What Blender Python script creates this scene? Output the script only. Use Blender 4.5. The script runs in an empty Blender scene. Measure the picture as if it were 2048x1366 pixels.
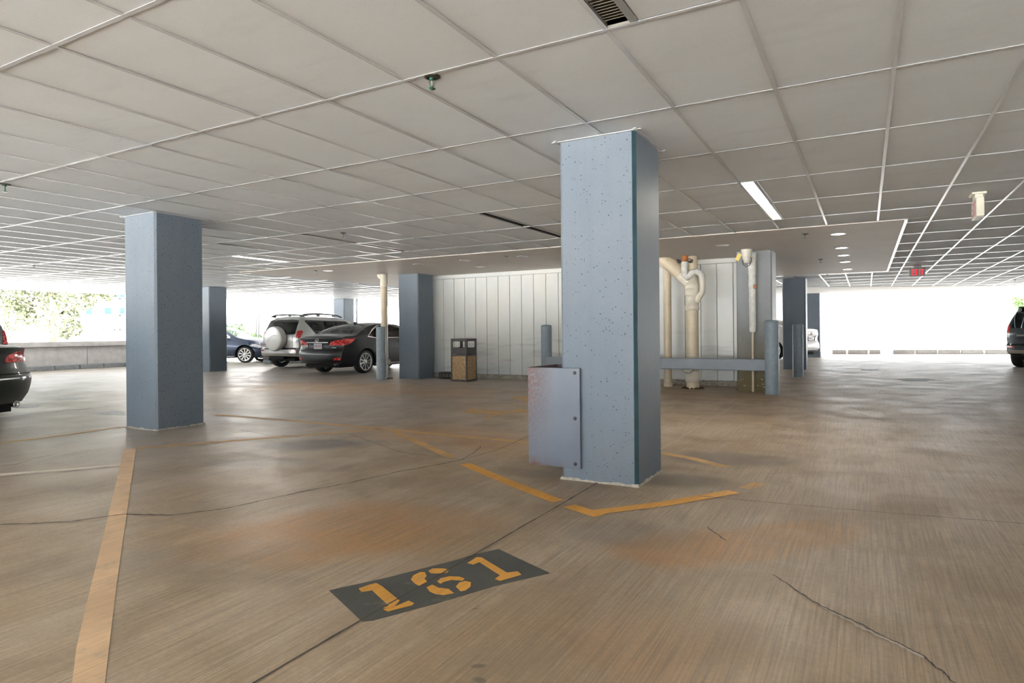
import bpy, bmesh, math, random
from mathutils import Vector, Matrix, Euler

random.seed(7)
PI = math.pi
sc = bpy.context.scene
COL = sc.collection

# ------------------------------------------------------------------ camera
CAM_H, CEIL = 1.12, 2.5575
FPX, YAW, ROLL, CX, CY = 1276.8, 0.5066, -0.0087, 1024.0, 663.8
cam_data = bpy.data.cameras.new('camera')
cam = bpy.data.objects.new('camera', cam_data)
COL.objects.link(cam)
cam.location = (0, 0, CAM_H)
cam_data.sensor_width = 36
cam_data.lens = FPX / 2048 * 36
cam_data.shift_x = 0.0
cam_data.shift_y = (CY - 683.0) / 2048
cam_data.clip_start = 0.05
cam_data.clip_end = 500
cam.rotation_euler = (Matrix.Rotation(YAW, 4, 'Z') @ Matrix.Rotation(PI / 2, 4, 'X') @ Matrix.Rotation(ROLL, 4, 'Z')).to_euler()
sc.camera = cam

# ------------------------------------------------------------------ sky, sun, exposure
SKY = 2.2
world = bpy.data.worlds.new('overcast_sky')
sc.world = world
world.use_nodes = True
wn, wl = world.node_tree.nodes, world.node_tree.links
wbg = wn['Background']
wbg.inputs[0].default_value = (0.88, 0.95, 1.0, 1)
wbg.inputs[1].default_value = SKY
sun_data = bpy.data.lights.new('sun', 'SUN')
sun_data.energy = 78.0
sun_data.angle = math.radians(3)
sun_data.color = (1.0, 0.98, 0.95)
sun = bpy.data.objects.new('sun', sun_data)
COL.objects.link(sun)
sun.rotation_euler = (math.radians(28), math.radians(-14), 0)
# soft fill light added behind the camera to brighten floor and ceiling
lamp_data = bpy.data.lights.new('rear_fill_light', 'AREA')
lamp_data.shape = 'RECTANGLE'
lamp_data.size, lamp_data.size_y = 12.0, 7.0
lamp_data.energy = 120
lamp_data.color = (1.0, 0.97, 0.93)
lamp = bpy.data.objects.new('rear_fill_light', lamp_data)
COL.objects.link(lamp)
lamp.location = (-4.5, -4.0, 2.5)
sc.view_settings.view_transform = 'Standard'
sc.view_settings.look = 'None'
sc.view_settings.gamma = 1
sc.view_settings.use_curve_mapping = False
sc.view_settings.exposure = 0.98
try:
    sc.cycles.max_bounces = 12
    sc.cycles.diffuse_bounces = 6
    sc.cycles.glossy_bounces = 4
    sc.cycles.transparent_max_bounces = 12
    sc.cycles.caustics_reflective = False
    sc.cycles.caustics_refractive = False
    sc.cycles.sample_clamp_indirect = 8
except Exception:
    pass

# ------------------------------------------------------------------ rays of the surveyed camera (to lay out plan positions)
_fw = Vector((-math.sin(YAW), math.cos(YAW), 0))
_r0 = Vector((math.cos(YAW), math.sin(YAW), 0))
_u0 = Vector((0, 0, 1))
_rt = _r0 * math.cos(ROLL) + _u0 * math.sin(ROLL)
_up = -_r0 * math.sin(ROLL) + _u0 * math.cos(ROLL)
_C = Vector((0, 0, CAM_H))


def ray(x, y):
    return _fw * FPX + _rt * (x - CX) - _up * (y - CY)


def fl(x, y, z=0.0):
    d = ray(x, y)
    p = _C + d * ((z - CAM_H) / d.z)
    return (p.x, p.y)


def proj(p):
    w = Vector(p) - _C
    z = w.dot(_fw)
    return (CX + FPX * w.dot(_rt) / z, CY - FPX * w.dot(_up) / z, z)


# ------------------------------------------------------------------ object helpers
def tag(o, label=None, cat=None, group=None, kind=None):
    if label: o['label'] = label
    if cat: o['category'] = cat
    if group: o['group'] = group
    if kind: o['kind'] = kind
    return o


def empty(name, loc=(0, 0, 0), rz=0.0, label=None, cat=None, group=None):
    o = bpy.data.objects.new(name, None)
    o.empty_display_size = 0.2
    COL.objects.link(o)
    o.location = loc
    o.rotation_euler = (0, 0, rz)
    return tag(o, label, cat, group)


class MB:
    """collects geometry, build() links it as one mesh object"""
    def __init__(s):
        s.v, s.f, s.sm = [], [], []

    def add(s, vs, fs, smooth=False, mat=None):
        b = len(s.v)
        if mat is not None:
            vs = [mat @ Vector(p) for p in vs]
        s.v += [tuple(p) for p in vs]
        s.f += [tuple(i + b for i in f) for f in fs]
        s.sm += [smooth] * len(fs)
        return s

    def box(s, x0, x1, y0, y1, z0, z1, mat=None):
        vs = [(x, y, z) for z in (z0, z1) for y in (y0, y1) for x in (x0, x1)]
        fs = [(0, 2, 3, 1), (4, 5, 7, 6), (0, 1, 5, 4), (2, 6, 7, 3), (0, 4, 6, 2), (1, 3, 7, 5)]
        return s.add(vs, fs, False, mat)

    def bbox(s, x0, x1, y0, y1, z0, z1, b, mat=None, seg=2):
        """box with rounded edges"""
        bm = bmesh.new()
        bmesh.ops.create_cube(bm, size=1)
        for v in bm.verts:
            v.co = Vector(((x0 + x1) / 2 + v.co.x * (x1 - x0), (y0 + y1) / 2 + v.co.y * (y1 - y0), (z0 + z1) / 2 + v.co.z * (z1 - z0)))
        bmesh.ops.bevel(bm, geom=list(bm.edges), offset=b, segments=seg, affect='EDGES', profile=0.6)
        bm.verts.index_update()
        s.add([v.co.copy() for v in bm.verts], [[v.index for v in f.verts] for f in bm.faces], False, mat)
        bm.free()
        return s

    def prism(s, poly, z0, z1, mat=None, smooth=False):
        n = len(poly)
        vs = [(x, y, z0) for x, y in poly] + [(x, y, z1) for x, y in poly]
        s.add(vs, [tuple(range(n))[::-1], tuple(range(n, 2 * n))], False, mat)
        s.add(vs, [(i, (i + 1) % n, n + (i + 1) % n, n + i) for i in range(n)], smooth, mat)
        return s

    def lathe(s, prof, n=24, mat=None, cap=True, smooth=True, a0=0.0, a1=2 * PI):
        """prof = [(r, z)...] about the z axis"""
        full = abs(a1 - a0 - 2 * PI) < 1e-6
        m = n if full else n + 1
        vs = []
        for r, z in prof:
            for k in range(m):
                a = a0 + (a1 - a0) * k / n
                vs.append((r * math.cos(a), r * math.sin(a), z))
        fs = []
        for i in range(len(prof) - 1):
            for k in range(n):
                k2 = (k + 1) % m
                fs.append((i * m + k, i * m + k2, (i + 1) * m + k2, (i + 1) * m + k))
        s.add(vs, fs, smooth, mat)
        if cap and full:
            if prof[0][0] > 1e-5:
                s.add(vs[:m], [tuple(range(m))[::-1]], False, mat)
            if prof[-1][0] > 1e-5:
                s.add(vs[-m:], [tuple(range(m))], False, mat)
        return s

    def tube(s, pts, r, n=10, closed=False, cap=True):
        pts = [Vector(p) for p in pts]
        rr = r if isinstance(r, (list, tuple)) else [r] * len(pts)
        N = len(pts)
        vs, ref = [], None
        for i, p in enumerate(pts):
            if closed:
                t = pts[(i + 1) % N] - pts[i - 1]
            else:
                t = pts[min(i + 1, N - 1)] - pts[max(i - 1, 0)]
            t.normalize()
            if ref is None:
                ref = Vector((0, 0, 1)) if abs(t.z) < 0.9 else Vector((1, 0, 0))
            a = (ref - t * ref.dot(t))
            if a.length < 1e-4:
                a = t.orthogonal()
            a.normalize()
            ref = a
            b = t.cross(a)
            for k in range(n):
                q = 2 * PI * k / n
                vs.append(p + (a * math.cos(q) + b * math.sin(q)) * rr[i])
        fs = []
        for i in range(N if closed else N - 1):
            j = (i + 1) % N
            for k in range(n):
                k2 = (k + 1) % n
                fs.append((i * n + k, i * n + k2, j * n + k2, j * n + k))
        s.add(vs, fs, True)
        if cap and not closed:
            s.add(vs[:n], [tuple(range(n))[::-1]], False)
            s.add(vs[-n:], [tuple(range(n))], False)
        return s

    def bar(s, a, b, w, h):
        """rectangular bar from a to b"""
        a, b = Vector(a), Vector(b)
        d = b - a
        L = d.length
        M = Matrix.Translation(a) @ d.to_track_quat('X', 'Z').to_matrix().to_4x4()
        return s.box(0, L, -w / 2, w / 2, -h / 2, h / 2, M)

    def mesh(s, name, m):
        me = bpy.data.meshes.new(name)
        me.from_pydata(s.v, [], s.f)
        me.polygons.foreach_set('use_smooth', s.sm)
        me.update()
        bm = bmesh.new()
        bm.from_mesh(me)
        bmesh.ops.recalc_face_normals(bm, faces=bm.faces)
        bm.to_mesh(me)
        bm.free()
        if m: me.materials.append(m)
        return me

    def build(s, name, m, parent=None, loc=None, rz=None, **kw):
        o = bpy.data.objects.new(name, s.mesh(name, m))
        COL.objects.link(o)
        if parent: o.parent = parent
        if loc: o.location = loc
        if rz is not None: o.rotation_euler = (0, 0, rz)
        return tag(o, **kw)


def copy_tree(o, parent=None):
    c = o.copy()
    COL.objects.link(c)
    c.parent = parent
    for ch in list(o.children):
        copy_tree(ch, c)
    return c


# ------------------------------------------------------------------ materials
class NT:
    def __init__(s, name):
        s.m = bpy.data.materials.new(name)
        s.m.use_nodes = True
        s.n, s.l = s.m.node_tree.nodes, s.m.node_tree.links
        s.b = s.n['Principled BSDF']
        s.tc = None

    def coord(s, kind='Object'):
        if s.tc is None:
            s.tc = s.n.new('ShaderNodeTexCoord')
        return s.tc.outputs[kind]

    def node(s, t, **kw):
        n = s.n.new(t)
        for k, v in kw.items():
            if k.startswith('i_'):
                n.inputs[k[2:].replace('_', ' ')].default_value = v
            else:
                setattr(n, k, v)
        return n

    def map(s, scale=(1, 1, 1), loc=(0, 0, 0), rot=(0, 0, 0), src=None):
        m = s.n.new('ShaderNodeMapping')
        m.inputs['Location'].default_value = loc
        m.inputs['Rotation'].default_value = rot
        m.inputs['Scale'].default_value = scale
        s.l.new(src or s.coord(), m.inputs[0])
        return m.outputs[0]

    def noise(s, scale, detail=3, rough=0.55, vec=None, dist=0.0):
        n = s.n.new('ShaderNodeTexNoise')
        n.inputs['Scale'].default_value = scale
        n.inputs['Detail'].default_value = detail
        n.inputs['Roughness'].default_value = rough
        n.inputs['Distortion'].default_value = dist
        s.l.new(vec or s.coord(), n.inputs['Vector'])
        return n.outputs['Fac']

    def ramp(s, fac, a, b, ca=0.0, cb=1.0, interp='LINEAR'):
        r = s.n.new('ShaderNodeMapRange')
        r.interpolation_type = 'SMOOTHSTEP' if interp == 'S' else 'LINEAR'
        r.inputs['From Min'].default_value = a
        r.inputs['From Max'].default_value = b
        r.inputs['To Min'].default_value = ca
        r.inputs['To Max'].default_value = cb
        s.l.new(fac, r.inputs['Value'])
        return r.outputs[0]

    def math(s, op, a, b=None):
        m = s.n.new('ShaderNodeMath')
        m.operation = op
        for i, q in enumerate((a, b)):
            if q is None: continue
            if isinstance(q, (int, float)): m.inputs[i].default_value = q
            else: s.l.new(q, m.inputs[i])
        return m.outputs[0]

    def mix(s, fac, a, b, mode='MIX'):
        m = s.n.new('ShaderNodeMix')
        m.data_type = 'RGBA'
        m.blend_type = mode
        m.clamp_factor = True
        for i, q in ((0, fac), (6, a), (7, b)):
            if isinstance(q, (int, float)): m.inputs[i].default_value = q
            elif isinstance(q, (tuple, list)): m.inputs[i].default_value = (*q[:3], 1)
            else: s.l.new(q, m.inputs[i])
        return m.outputs[2]

    def color(s, q):
        if isinstance(q, (tuple, list)): s.b.inputs['Base Color'].default_value = (*q[:3], 1)
        else: s.l.new(q, s.b.inputs['Base Color'])
        return s

    def bump(s, h, strength=0.3, dist=0.01):
        b = s.n.new('ShaderNodeBump')
        b.inputs['Strength'].default_value = strength
        b.inputs['Distance'].default_value = dist
        s.l.new(h, b.inputs['Height'])
        s.l.new(b.outputs[0], s.b.inputs['Normal'])
        return s

    def set(s, **kw):
        for k, v in kw.items():
            s.b.inputs[k.replace('_', ' ')].default_value = v
        return s


def plain(name, col, rough=0.6, metal=0.0, var=0.06, scale=6, bump=0.0, bscale=60, **kw):
    t = NT(name)
    d = tuple(c * (1 - var) for c in col)
    e = tuple(min(1, c * (1 + var)) for c in col)
    t.color(t.mix(t.ramp(t.noise(scale, 4), 0.3, 0.7), d, e))
    t.set(Roughness=rough, Metallic=metal, **kw)
    if bump: t.bump(t.noise(bscale, 3), bump, 0.004)
    return t.m


def emitter(name, col, strength):
    t = NT(name)
    t.color(col)
    t.b.inputs['Emission Color'].default_value = (*col, 1)
    t.b.inputs['Emission Strength'].default_value = strength
    return t.m


def floor_material():
    t = NT('broomed_concrete')
    P = t.coord()
    big = t.noise(0.35, 4, 0.6)
    mid = t.noise(1.7, 5, 0.6, dist=0.4)
    fine = t.noise(45, 4, 0.7)
    streak = t.noise(2.2, 4, 0.6, vec=t.map((1.0, 0.22, 1)))
    groove = t.noise(1.0, 3, 0.75, vec=t.map((95, 1.6, 1)))
    c = t.mix(t.ramp(big, 0.35, 0.65), (0.36, 0.245, 0.135), (0.44, 0.325, 0.205))
    c = t.mix(t.ramp(streak, 0.45, 0.7, 0, 0.6), c, (0.56, 0.47, 0.37))
    c = t.mix(t.ramp(mid, 0.48, 0.70, 0, 0.62), c, (0.25, 0.185, 0.12))
    # greyer concrete away from the middle bay
    sep = t.node('ShaderNodeSeparateXYZ')
    t.l.new(P, sep.inputs[0])
    edge = t.math('MAXIMUM', t.ramp(sep.outputs[0], -4.0, -7.5), t.ramp(sep.outputs[1], 14.0, 23.0))
    edge = t.math('MAXIMUM', edge, t.ramp(sep.outputs[0], 0.2, 3.0, 0, 0.8))
    c = t.mix(t.math('MULTIPLY', edge, 0.8), c, (0.44, 0.415, 0.385))
    wob = t.noise(1.3, 3, 0.6)
    wobs = t.ramp(wob, 0.2, 0.8, -0.45, 0.45)

    def stain(c, px, rx, ry, rot, col, amt):
        x, y = fl(*px)
        mp = t.node('ShaderNodeMapping', vector_type='TEXTURE')
        mp.inputs['Location'].default_value = (x, y, 0)
        mp.inputs['Rotation'].default_value = (0, 0, rot)
        mp.inputs['Scale'].default_value = (rx, ry, 1)
        t.l.new(P, mp.inputs[0])
        ln = t.node('ShaderNodeVectorMath', operation='LENGTH')
        t.l.new(mp.outputs[0], ln.inputs[0])
        d = t.math('ADD', ln.outputs['Value'], wobs)
        m = t.ramp(d, 0.45, 1.10, amt, 0.0, 'S')
        return t.mix(m, c, col)
    rust = (0.42, 0.21, 0.07)
    for px, rx, ry, rot, col, amt in STAINS:
        c = stain(c, px, rx, ry, rot, col, amt)
    # dry pale tyre tracks / wear towards the right lane
    tr = t.noise(1.0, 4, 0.65, vec=t.map((0.5, 2.2, 1), rot=(0, 0, 0.35)))
    lane = t.math('MULTIPLY', t.ramp(sep.outputs[0], -1.0, 1.0), t.ramp(tr, 0.55, 0.72, 0, 0.55))
    c = t.mix(lane, c, (0.60, 0.57, 0.53))
    c = t.mix(t.ramp(fine, 0.35, 0.75, 0.0, 0.35), c, (0.20, 0.17, 0.13))
    c = t.mix(t.ramp(groove, 0.35, 0.60, 0.62, 0.0), c, (0.17, 0.14, 0.10))
    # dark specks
    sp = t.noise(9, 2, 0.5)
    c = t.mix(t.ramp(sp, 0.76, 0.80, 0, 0.55), c, (0.08, 0.065, 0.05))
    t.color(c)
    rr = t.math('ADD', t.ramp(mid, 0.3, 0.7, 0.33, 0.52), t.ramp(fine, 0.3, 0.7, -0.05, 0.05))
    t.l.new(rr, t.b.inputs['Roughness'])
    t.set(**{'Specular_IOR_Level': 0.45})
    h = t.math('ADD', t.math('MULTIPLY', groove, 0.8), t.math('MULTIPLY', fine, 0.5))
    t.bump(h, 0.5, 0.004)
    return t.m


O_ = (0.47, 0.235, 0.06)
B_ = (0.30, 0.17, 0.075)
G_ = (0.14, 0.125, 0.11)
STAINS = [
    ((640, 1060), 0.95, 0.62, 0.5, O_, 0.95), ((800, 1040), 0.7, 0.40, 0.3, (0.42, 0.24, 0.11), 0.6),
    ((900, 870), 1.6, 0.65, 0.1, (0.47, 0.27, 0.12), 0.85), ((1010, 900), 0.8, 0.5, 0.0, O_, 0.45),
    ((1370, 1100), 0.50, 0.32, 0.6, O_, 0.9), ((1560, 1075), 0.60, 0.32, 0.9, O_, 0.75),
    ((1250, 1280), 0.5, 0.3, 0.2, (0.42, 0.25, 0.12), 0.45), ((1330, 1360), 0.3, 0.2, 0.2, (0.42, 0.25, 0.12), 0.5),
    ((1640, 1010), 0.9, 0.45, 0.3, B_, 0.3),
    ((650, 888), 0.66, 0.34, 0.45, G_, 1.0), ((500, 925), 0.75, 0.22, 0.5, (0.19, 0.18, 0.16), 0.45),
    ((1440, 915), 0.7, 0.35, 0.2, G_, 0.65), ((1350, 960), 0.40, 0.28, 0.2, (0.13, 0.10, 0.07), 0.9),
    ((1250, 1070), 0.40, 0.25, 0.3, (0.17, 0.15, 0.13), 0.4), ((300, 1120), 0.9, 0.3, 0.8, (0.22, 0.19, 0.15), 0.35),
    ((760, 778), 4.0, 1.5, 0.0, (0.48, 0.31, 0.17), 0.85), ((1500, 797), 1.4, 0.5, 0.1, (0.40, 0.22, 0.09), 0.6),
    ((1370, 790), 1.4, 0.4, 0.0, (0.36, 0.22, 0.11), 0.7), ((1050, 945), 0.35, 0.18, 0.0, (0.20, 0.12, 0.06), 0.6),
    ((1100, 820), 2.6, 1.3, 0.0, (0.46, 0.31, 0.18), 0.6), ((1430, 860), 0.9, 0.6, 0.0, (0.48, 0.38, 0.28), 0.5),
    ((960, 1360), 0.03, 0.02, 0, (0.08, 0.06, 0.05), 0.8), ((957, 1332), 0.035, 0.018, 0.6, (0.09, 0.07, 0.05), 0.8),
]

M = {}
M['floor'] = floor_material()


def ceiling_tile_material():
    t = NT('ceiling_tile')
    g = t.n.new('ShaderNodeNewGeometry')
    pos = g.outputs['Position']
    dirt = t.noise(0.5, 5, 0.6, vec=pos, dist=0.6)
    smear = t.noise(1.2, 4, 0.6, vec=t.map((1.0, 3.5, 1), src=pos))
    oi = t.node('ShaderNodeObjectInfo')
    c = t.mix(t.ramp(dirt, 0.35, 0.7), (0.745, 0.80, 0.85), (0.66, 0.695, 0.725))
    c = t.mix(t.ramp(smear, 0.55, 0.8, 0, 0.25), c, (0.42, 0.43, 0.44))
    c = t.mix(t.ramp(oi.outputs['Random'], 0, 1, 0.0, 0.12), c, (0.5, 0.48, 0.45))
    fis = t.noise(150, 2, 0.6, vec=pos)
    c = t.mix(t.ramp(fis, 0.60, 0.72, 0, 0.28), c, (0.35, 0.34, 0.32))
    t.color(c).set(Roughness=0.8, Specular_IOR_Level=0.25)
    t.bump(fis, 0.25, 0.002)
    return t.m


def column_material(name, c1, c2, pit=1.0, foot=None):
    t = NT(name)
    P = t.coord()
    big = t.noise(1.3, 4, 0.6)
    c = t.mix(t.ramp(big, 0.35, 0.65), c1, c2)
    vert = t.noise(1.0, 3, 0.6, vec=t.map((14, 14, 0.8)))
    c = t.mix(t.ramp(vert, 0.5, 0.75, 0, 0.25), c, tuple(x * 0.72 for x in c1))
    c = t.mix(t.ramp(t.noise(120, 2, 0.6), 0.35, 0.7, 0, 0.25), c, tuple(x * 0.7 for x in c1))
    vo = t.node('ShaderNodeTexVoronoi')
    vo.inputs['Scale'].default_value = 42
    vo.inputs['Randomness'].default_value = 1.0
    t.l.new(t.map((1, 1, 1)), vo.inputs['Vector'])
    sepc = t.node('ShaderNodeSeparateColor')
    t.l.new(vo.outputs['Color'], sepc.inputs[0])
    size = t.math('MULTIPLY', t.ramp(sepc.outputs[0], 0.35, 1.0, 0.0, 0.25), pit)
    hole = t.math('LESS_THAN', vo.outputs['Distance'], size)
    c = t.mix(t.math('MULTIPLY', hole, 0.85), c, (0.03, 0.04, 0.05))
    if foot:
        sep = t.node('ShaderNodeSeparateXYZ')
        t.l.new(P, sep.inputs[0])
        zz = t.math('ADD', sep.outputs[2], t.ramp(t.noise(3, 3), 0.2, 0.8, -0.25, 0.25))
        c = t.mix(t.ramp(zz, 1.35, 0.2, 0, 1.0), c, foot)
        chip = t.noise(1.0, 3, 0.7, vec=t.map((14, 14, 40)))
        c = t.mix(t.math('MULTIPLY', t.ramp(chip, 0.63, 0.67), t.ramp(sep.outputs[2], 0.34, 0.25)), c, (0.6, 0.6, 0.52))
    t.color(c).set(Roughness=0.55)
    h = t.math('SUBTRACT', t.math('MULTIPLY', t.noise(70, 3, 0.6), 0.25), hole)
    t.bump(h, 0.5, 0.004)
    return t.m


M['tile'] = ceiling_tile_material()
M['tee'] = plain('painted_steel_grid', (0.56, 0.58, 0.60), 0.22, var=0.04)
M['drywall'] = plain('painted_drywall', (0.68, 0.64, 0.60), 0.6, var=0.04, scale=1.2)
M['slab'] = plain('dark_plenum', (0.10, 0.10, 0.10), 0.9)
M['soffit'] = plain('white_soffit', (0.80, 0.80, 0.79), 0.7, var=0.03, scale=0.5)
M['column'] = column_material('blue_grey_column', (0.125, 0.165, 0.215), (0.155, 0.188, 0.23))
M['column_foot'] = column_material('blue_grey_column_stained', (0.22, 0.24, 0.26), (0.28, 0.30, 0.32), 0.6, foot=(0.115, 0.085, 0.022))
M['grout'] = plain('old_white_caulk', (0.40, 0.365, 0.31), 0.8, var=0.25, scale=30)
M['bollard'] = plain('blue_bollard_paint', (0.22, 0.28, 0.33), 0.4, var=0.12, scale=9, bump=0.1)
M['rail'] = plain('blue_rail_paint', (0.24, 0.28, 0.33), 0.45, var=0.10, scale=3)
M['conc'] = plain('pale_precast_concrete', (0.44, 0.43, 0.43), 0.75, var=0.12, scale=5, bump=0.2)
M['kerb'] = plain('dark_kerb_concrete', (0.20, 0.22, 0.23), 0.8, var=0.15, scale=8)
M['ground'] = plain('bright_paving', (0.60, 0.59, 0.575), 0.85, var=0.08, scale=0.6)
M['black'] = plain('black_plastic', (0.018, 0.018, 0.02), 0.45)
M['darkmetal'] = plain('dark_slot_metal', (0.10, 0.10, 0.095), 0.5, metal=0.4)
M['louver'] = plain('aluminium_louver', (0.42, 0.41, 0.37), 0.4, metal=0.6)
M['lamp_lit'] = emitter('lit_diffuser', (1.0, 0.93, 0.82), 55.0)
M['lamp_warm'] = emitter('warm_lit_diffuser', (1.0, 0.80, 0.55), 3.0)
M['can_lit'] = emitter('downlight_lens', (1.0, 0.98, 0.95), 22.0)
M['brass'] = plain('aged_sprinkler_brass', (0.075, 0.07, 0.05), 0.45, metal=0.5)
M['green_metal'] = plain('verdigris_brass', (0.03, 0.11, 0.08), 0.4, metal=0.5)


def paint_material(name, col, wear=0.5, under=(0.36, 0.31, 0.24)):
    t = NT(name)
    w = t.noise(7, 5, 0.75)
    g = t.noise(1.0, 3, 0.75, vec=t.map((95, 1.6, 1)))
    c = t.mix(t.ramp(t.noise(3, 4), 0.35, 0.65), col, tuple(x * 0.78 for x in col))
    m = t.math('MULTIPLY', t.ramp(w, 0.62 - 0.22 * wear, 0.78 - 0.16 * wear), 0.85)
    c = t.mix(m, c, under)
    c = t.mix(t.ramp(g, 0.33, 0.55, 0.45, 0.0), c, tuple(x * 0.45 for x in col))
    t.color(c).set(Roughness=0.6)
    t.bump(g, 0.4, 0.003)
    return t.m


M['yellow'] = paint_material('yellow_line_paint', (0.78, 0.38, 0.055), 0.15)
M['yellow_worn'] = paint_material('faded_yellow_line_paint', (0.66, 0.39, 0.14), 0.62)
M['tan'] = paint_material('faded_tan_line_paint', (0.74, 0.51, 0.31), 0.4)
M['cream'] = paint_material('worn_cream_line_paint', (0.80, 0.73, 0.62), 0.4)
M['whitepaint'] = paint_material('worn_white_floor_paint', (0.72, 0.73, 0.76), 0.25)
M['blackpaint'] = paint_material('grey_black_floor_paint', (0.075, 0.078, 0.07), 0.25, (0.20, 0.18, 0.14))
M['crack'] = plain('crack_shadow', (0.075, 0.065, 0.055), 0.95)
M['crack_pale'] = plain('pale_joint_filler', (0.50, 0.44, 0.38), 0.9)

# ================================================================== STRUCTURE
# ------------------------------------------------------------------ floor
m = MB()
m.box(-23.4, 14, -9, 34, -0.20, 0.0)
floor = m.build('floor', M['floor'], kind='structure')
m = MB()
m.box(-140, 140, -120, 160, -0.5, -0.21)
ground = m.build('ground', M['ground'], kind='structure')
m = MB()
m.box(-140, 140, 34, 160, -0.22, -0.02)
m.box(-140, -23.4, -120, 34, -0.22, -0.02)
m.box(14, 140, -120, 34, -0.22, -0.02)
m.build('paving', M['ground'], kind='structure')


def flat(pts, z=0.0012):
    return [(x, y, z) for x, y in pts]


def floor_poly(name, px, mat, z=0.0025, world=False, label=None, parent=floor):
    pts = px if world else [fl(*p) for p in px]
    n = len(pts)
    mb = MB()
    mb.add([(x, y, z) for x, y in pts] + [(x, y, 0.0003) for x, y in pts],
           [tuple(range(n))] + [(i, (i + 1) % n, n + (i + 1) % n, n + i) for i in range(n)])
    return mb.build(name, mat, parent, label=label)


def ribbon(name, px, w, mat, z=0.002, jit=0.0, label=None, sub=10, taper=False, world=False, kind=None):
    pts = px if world else [fl(*p) for p in px]
    P = []
    for i in range(len(pts) - 1):
        a, b = Vector(pts[i]), Vector(pts[i + 1])
        for k in range(sub):
            P.append(a.lerp(b, k / sub))
    P.append(Vector(pts[-1]))
    vs, fs = [], []
    off = 0
    for i, p in enumerate(P):
        t = (P[min(i + 1, len(P) - 1)] - P[max(i - 1, 0)]).normalized()
        nrm = Vector((-t.y, t.x))
        off = off * 0.7 + random.uniform(-1, 1) * jit
        ww = w / 2 * (random.uniform(0.6, 1.3) if jit else 1.0)
        if taper: ww *= 1 - 0.8 * i / len(P)
        vs += [tuple(p + nrm * (off + ww)) + (z,), tuple(p + nrm * (off - ww)) + (z,)]
    for i in range(len(P) - 1):
        fs.append((2 * i, 2 * i + 1, 2 * i + 3, 2 * i + 2))
    mb = MB()
    mb.add(vs, fs)
    return mb.build(name, mat, floor, label=label, kind=kind)


# control joint in the slab running along the columns
ribbon('control_joint', [(-1.72, -0.5), (-1.73, 2.2), (-1.74, 4.42)], 0.009, M['crack'], 0.0032, 0.0012, sub=40, world=True)
ribbon('control_joint', [(-1.70, 5.04), (-1.73, 12.2)], 0.012, M['crack_pale'], 0.0022, 0.0012, sub=40, world=True)
for px in ([(0, 1050), (140, 1044), (250, 1029), (345, 1031), (455, 1017), (530, 1000), (610, 983), (700, 966), (790, 945), (850, 935), (925, 920)],
           [(925, 920), (950, 905), (962, 893)],
           [(925, 920), (990, 902), (1060, 872)],
           [(1545, 1150), (1620, 1200), (1660, 1222), (1725, 1252), (1790, 1285), (1840, 1310), (1880, 1340), (1915, 1375)],
           [(1660, 812), (1700, 822), (1775, 845)],
           [(1415, 1055), (1435, 1070), (1450, 1082)],
           [(0, 932), (30, 930), (60, 920), (115, 907)],
           [(480, 860), (540, 872), (700, 868), (800, 905), (925, 920)],
           [(1395, 992), (1560, 1008), (1760, 1025), (2048, 1048)]):
    w = 0.013 if px[0] in ((0, 1050),) else 0.007
    ribbon('crack', px, w, M['crack'], 0.0036, 0.004, sub=12)
ribbon('crack', [(1640, 1210), (1725, 1256), (1790, 1289), (1845, 1317)], 0.014, M['crack_pale'], 0.0030, 0.008, sub=12)

# painted stall lines
floor_poly('parking_line', [(248, 898), (272, 898), (246, 1080), (232, 1180), (218, 1296), (206, 1400), (140, 1400), (153, 1296), (180, 1180), (205, 1080)], M['tan'], label='broad tan stall line running towards the lower left corner')
ribbon('parking_line', [(272, 897), (500, 879), (760, 858)], 0.10, M['yellow_worn'])
ribbon('parking_line', [(430, 829), (600, 843), (785, 860), (1066, 886)], 0.10, M['yellow_worn'])
ribbon('parking_line', [(1300, 902), (1380, 916), (1455, 935)], 0.10, M['yellow_worn'])
ribbon('parking_line', [(785, 862), (905, 915)], 0.10, M['yellow_worn'])
ribbon('parking_line', [(930, 928), (1020, 966), (1116, 1003)], 0.10, M['yellow'], label='bright yellow stall line in front of the near column')
ribbon('parking_line', [(1138, 1012), (1200, 1032)], 0.10, M['yellow'], 0.0026)
ribbon('parking_line', [(1192, 1025), (1330, 1008), (1468, 984)], 0.10, M['yellow'], 0.0030)
ribbon('parking_line', [(1490, 977), (1520, 967)], 0.09, M['yellow_worn'])
ribbon('parking_line', [(-30, 952), (130, 940), (245, 930)], 0.10, M['cream'])
ribbon('parking_line', [(-30, 890), (100, 874), (250, 853)], 0.09, M['yellow_worn'])
ribbon('parking_line', [(-20, 836), (120, 822), (232, 811)], 0.08, M['whitepaint'])
ribbon('parking_line', [(-20, 803), (20, 801), (51, 798)], 0.10, M['whitepaint'])
floor_poly('floor_patch', [(108, 799), (121, 801), (166, 797), (151, 795)], M['whitepaint'], label='white rectangle on the floor near the left car')  # flat white patches laid on the floor
floor_poly('floor_patch', [(176, 827), (230, 821), (250, 826), (250, 831), (215, 829)], M['whitepaint'])
floor_poly('floor_patch', [(0, 814), (40, 811), (79, 811), (75, 815), (20, 817)], M['whitepaint'])
floor_poly('floor_patch', [(1722, 739), (1752, 739), (1753, 741), (1724, 741)], M['whitepaint'])
floor_poly('floor_arrow', [(1778, 757), (1850, 757), (1888, 761), (1852, 761), (1855, 763), (1802, 762), (1806, 760)], M['whitepaint'], label='worn white arrow in the right lane')
ribbon('parking_line', [(1890, 747), (2048, 752)], 0.10, M['whitepaint'])
ribbon('parking_line', [(1955, 729), (2048, 733)], 0.10, M['whitepaint'])
A = lambda x, y: (860 + x / 8.19, 730 + y / 8.19)
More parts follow.
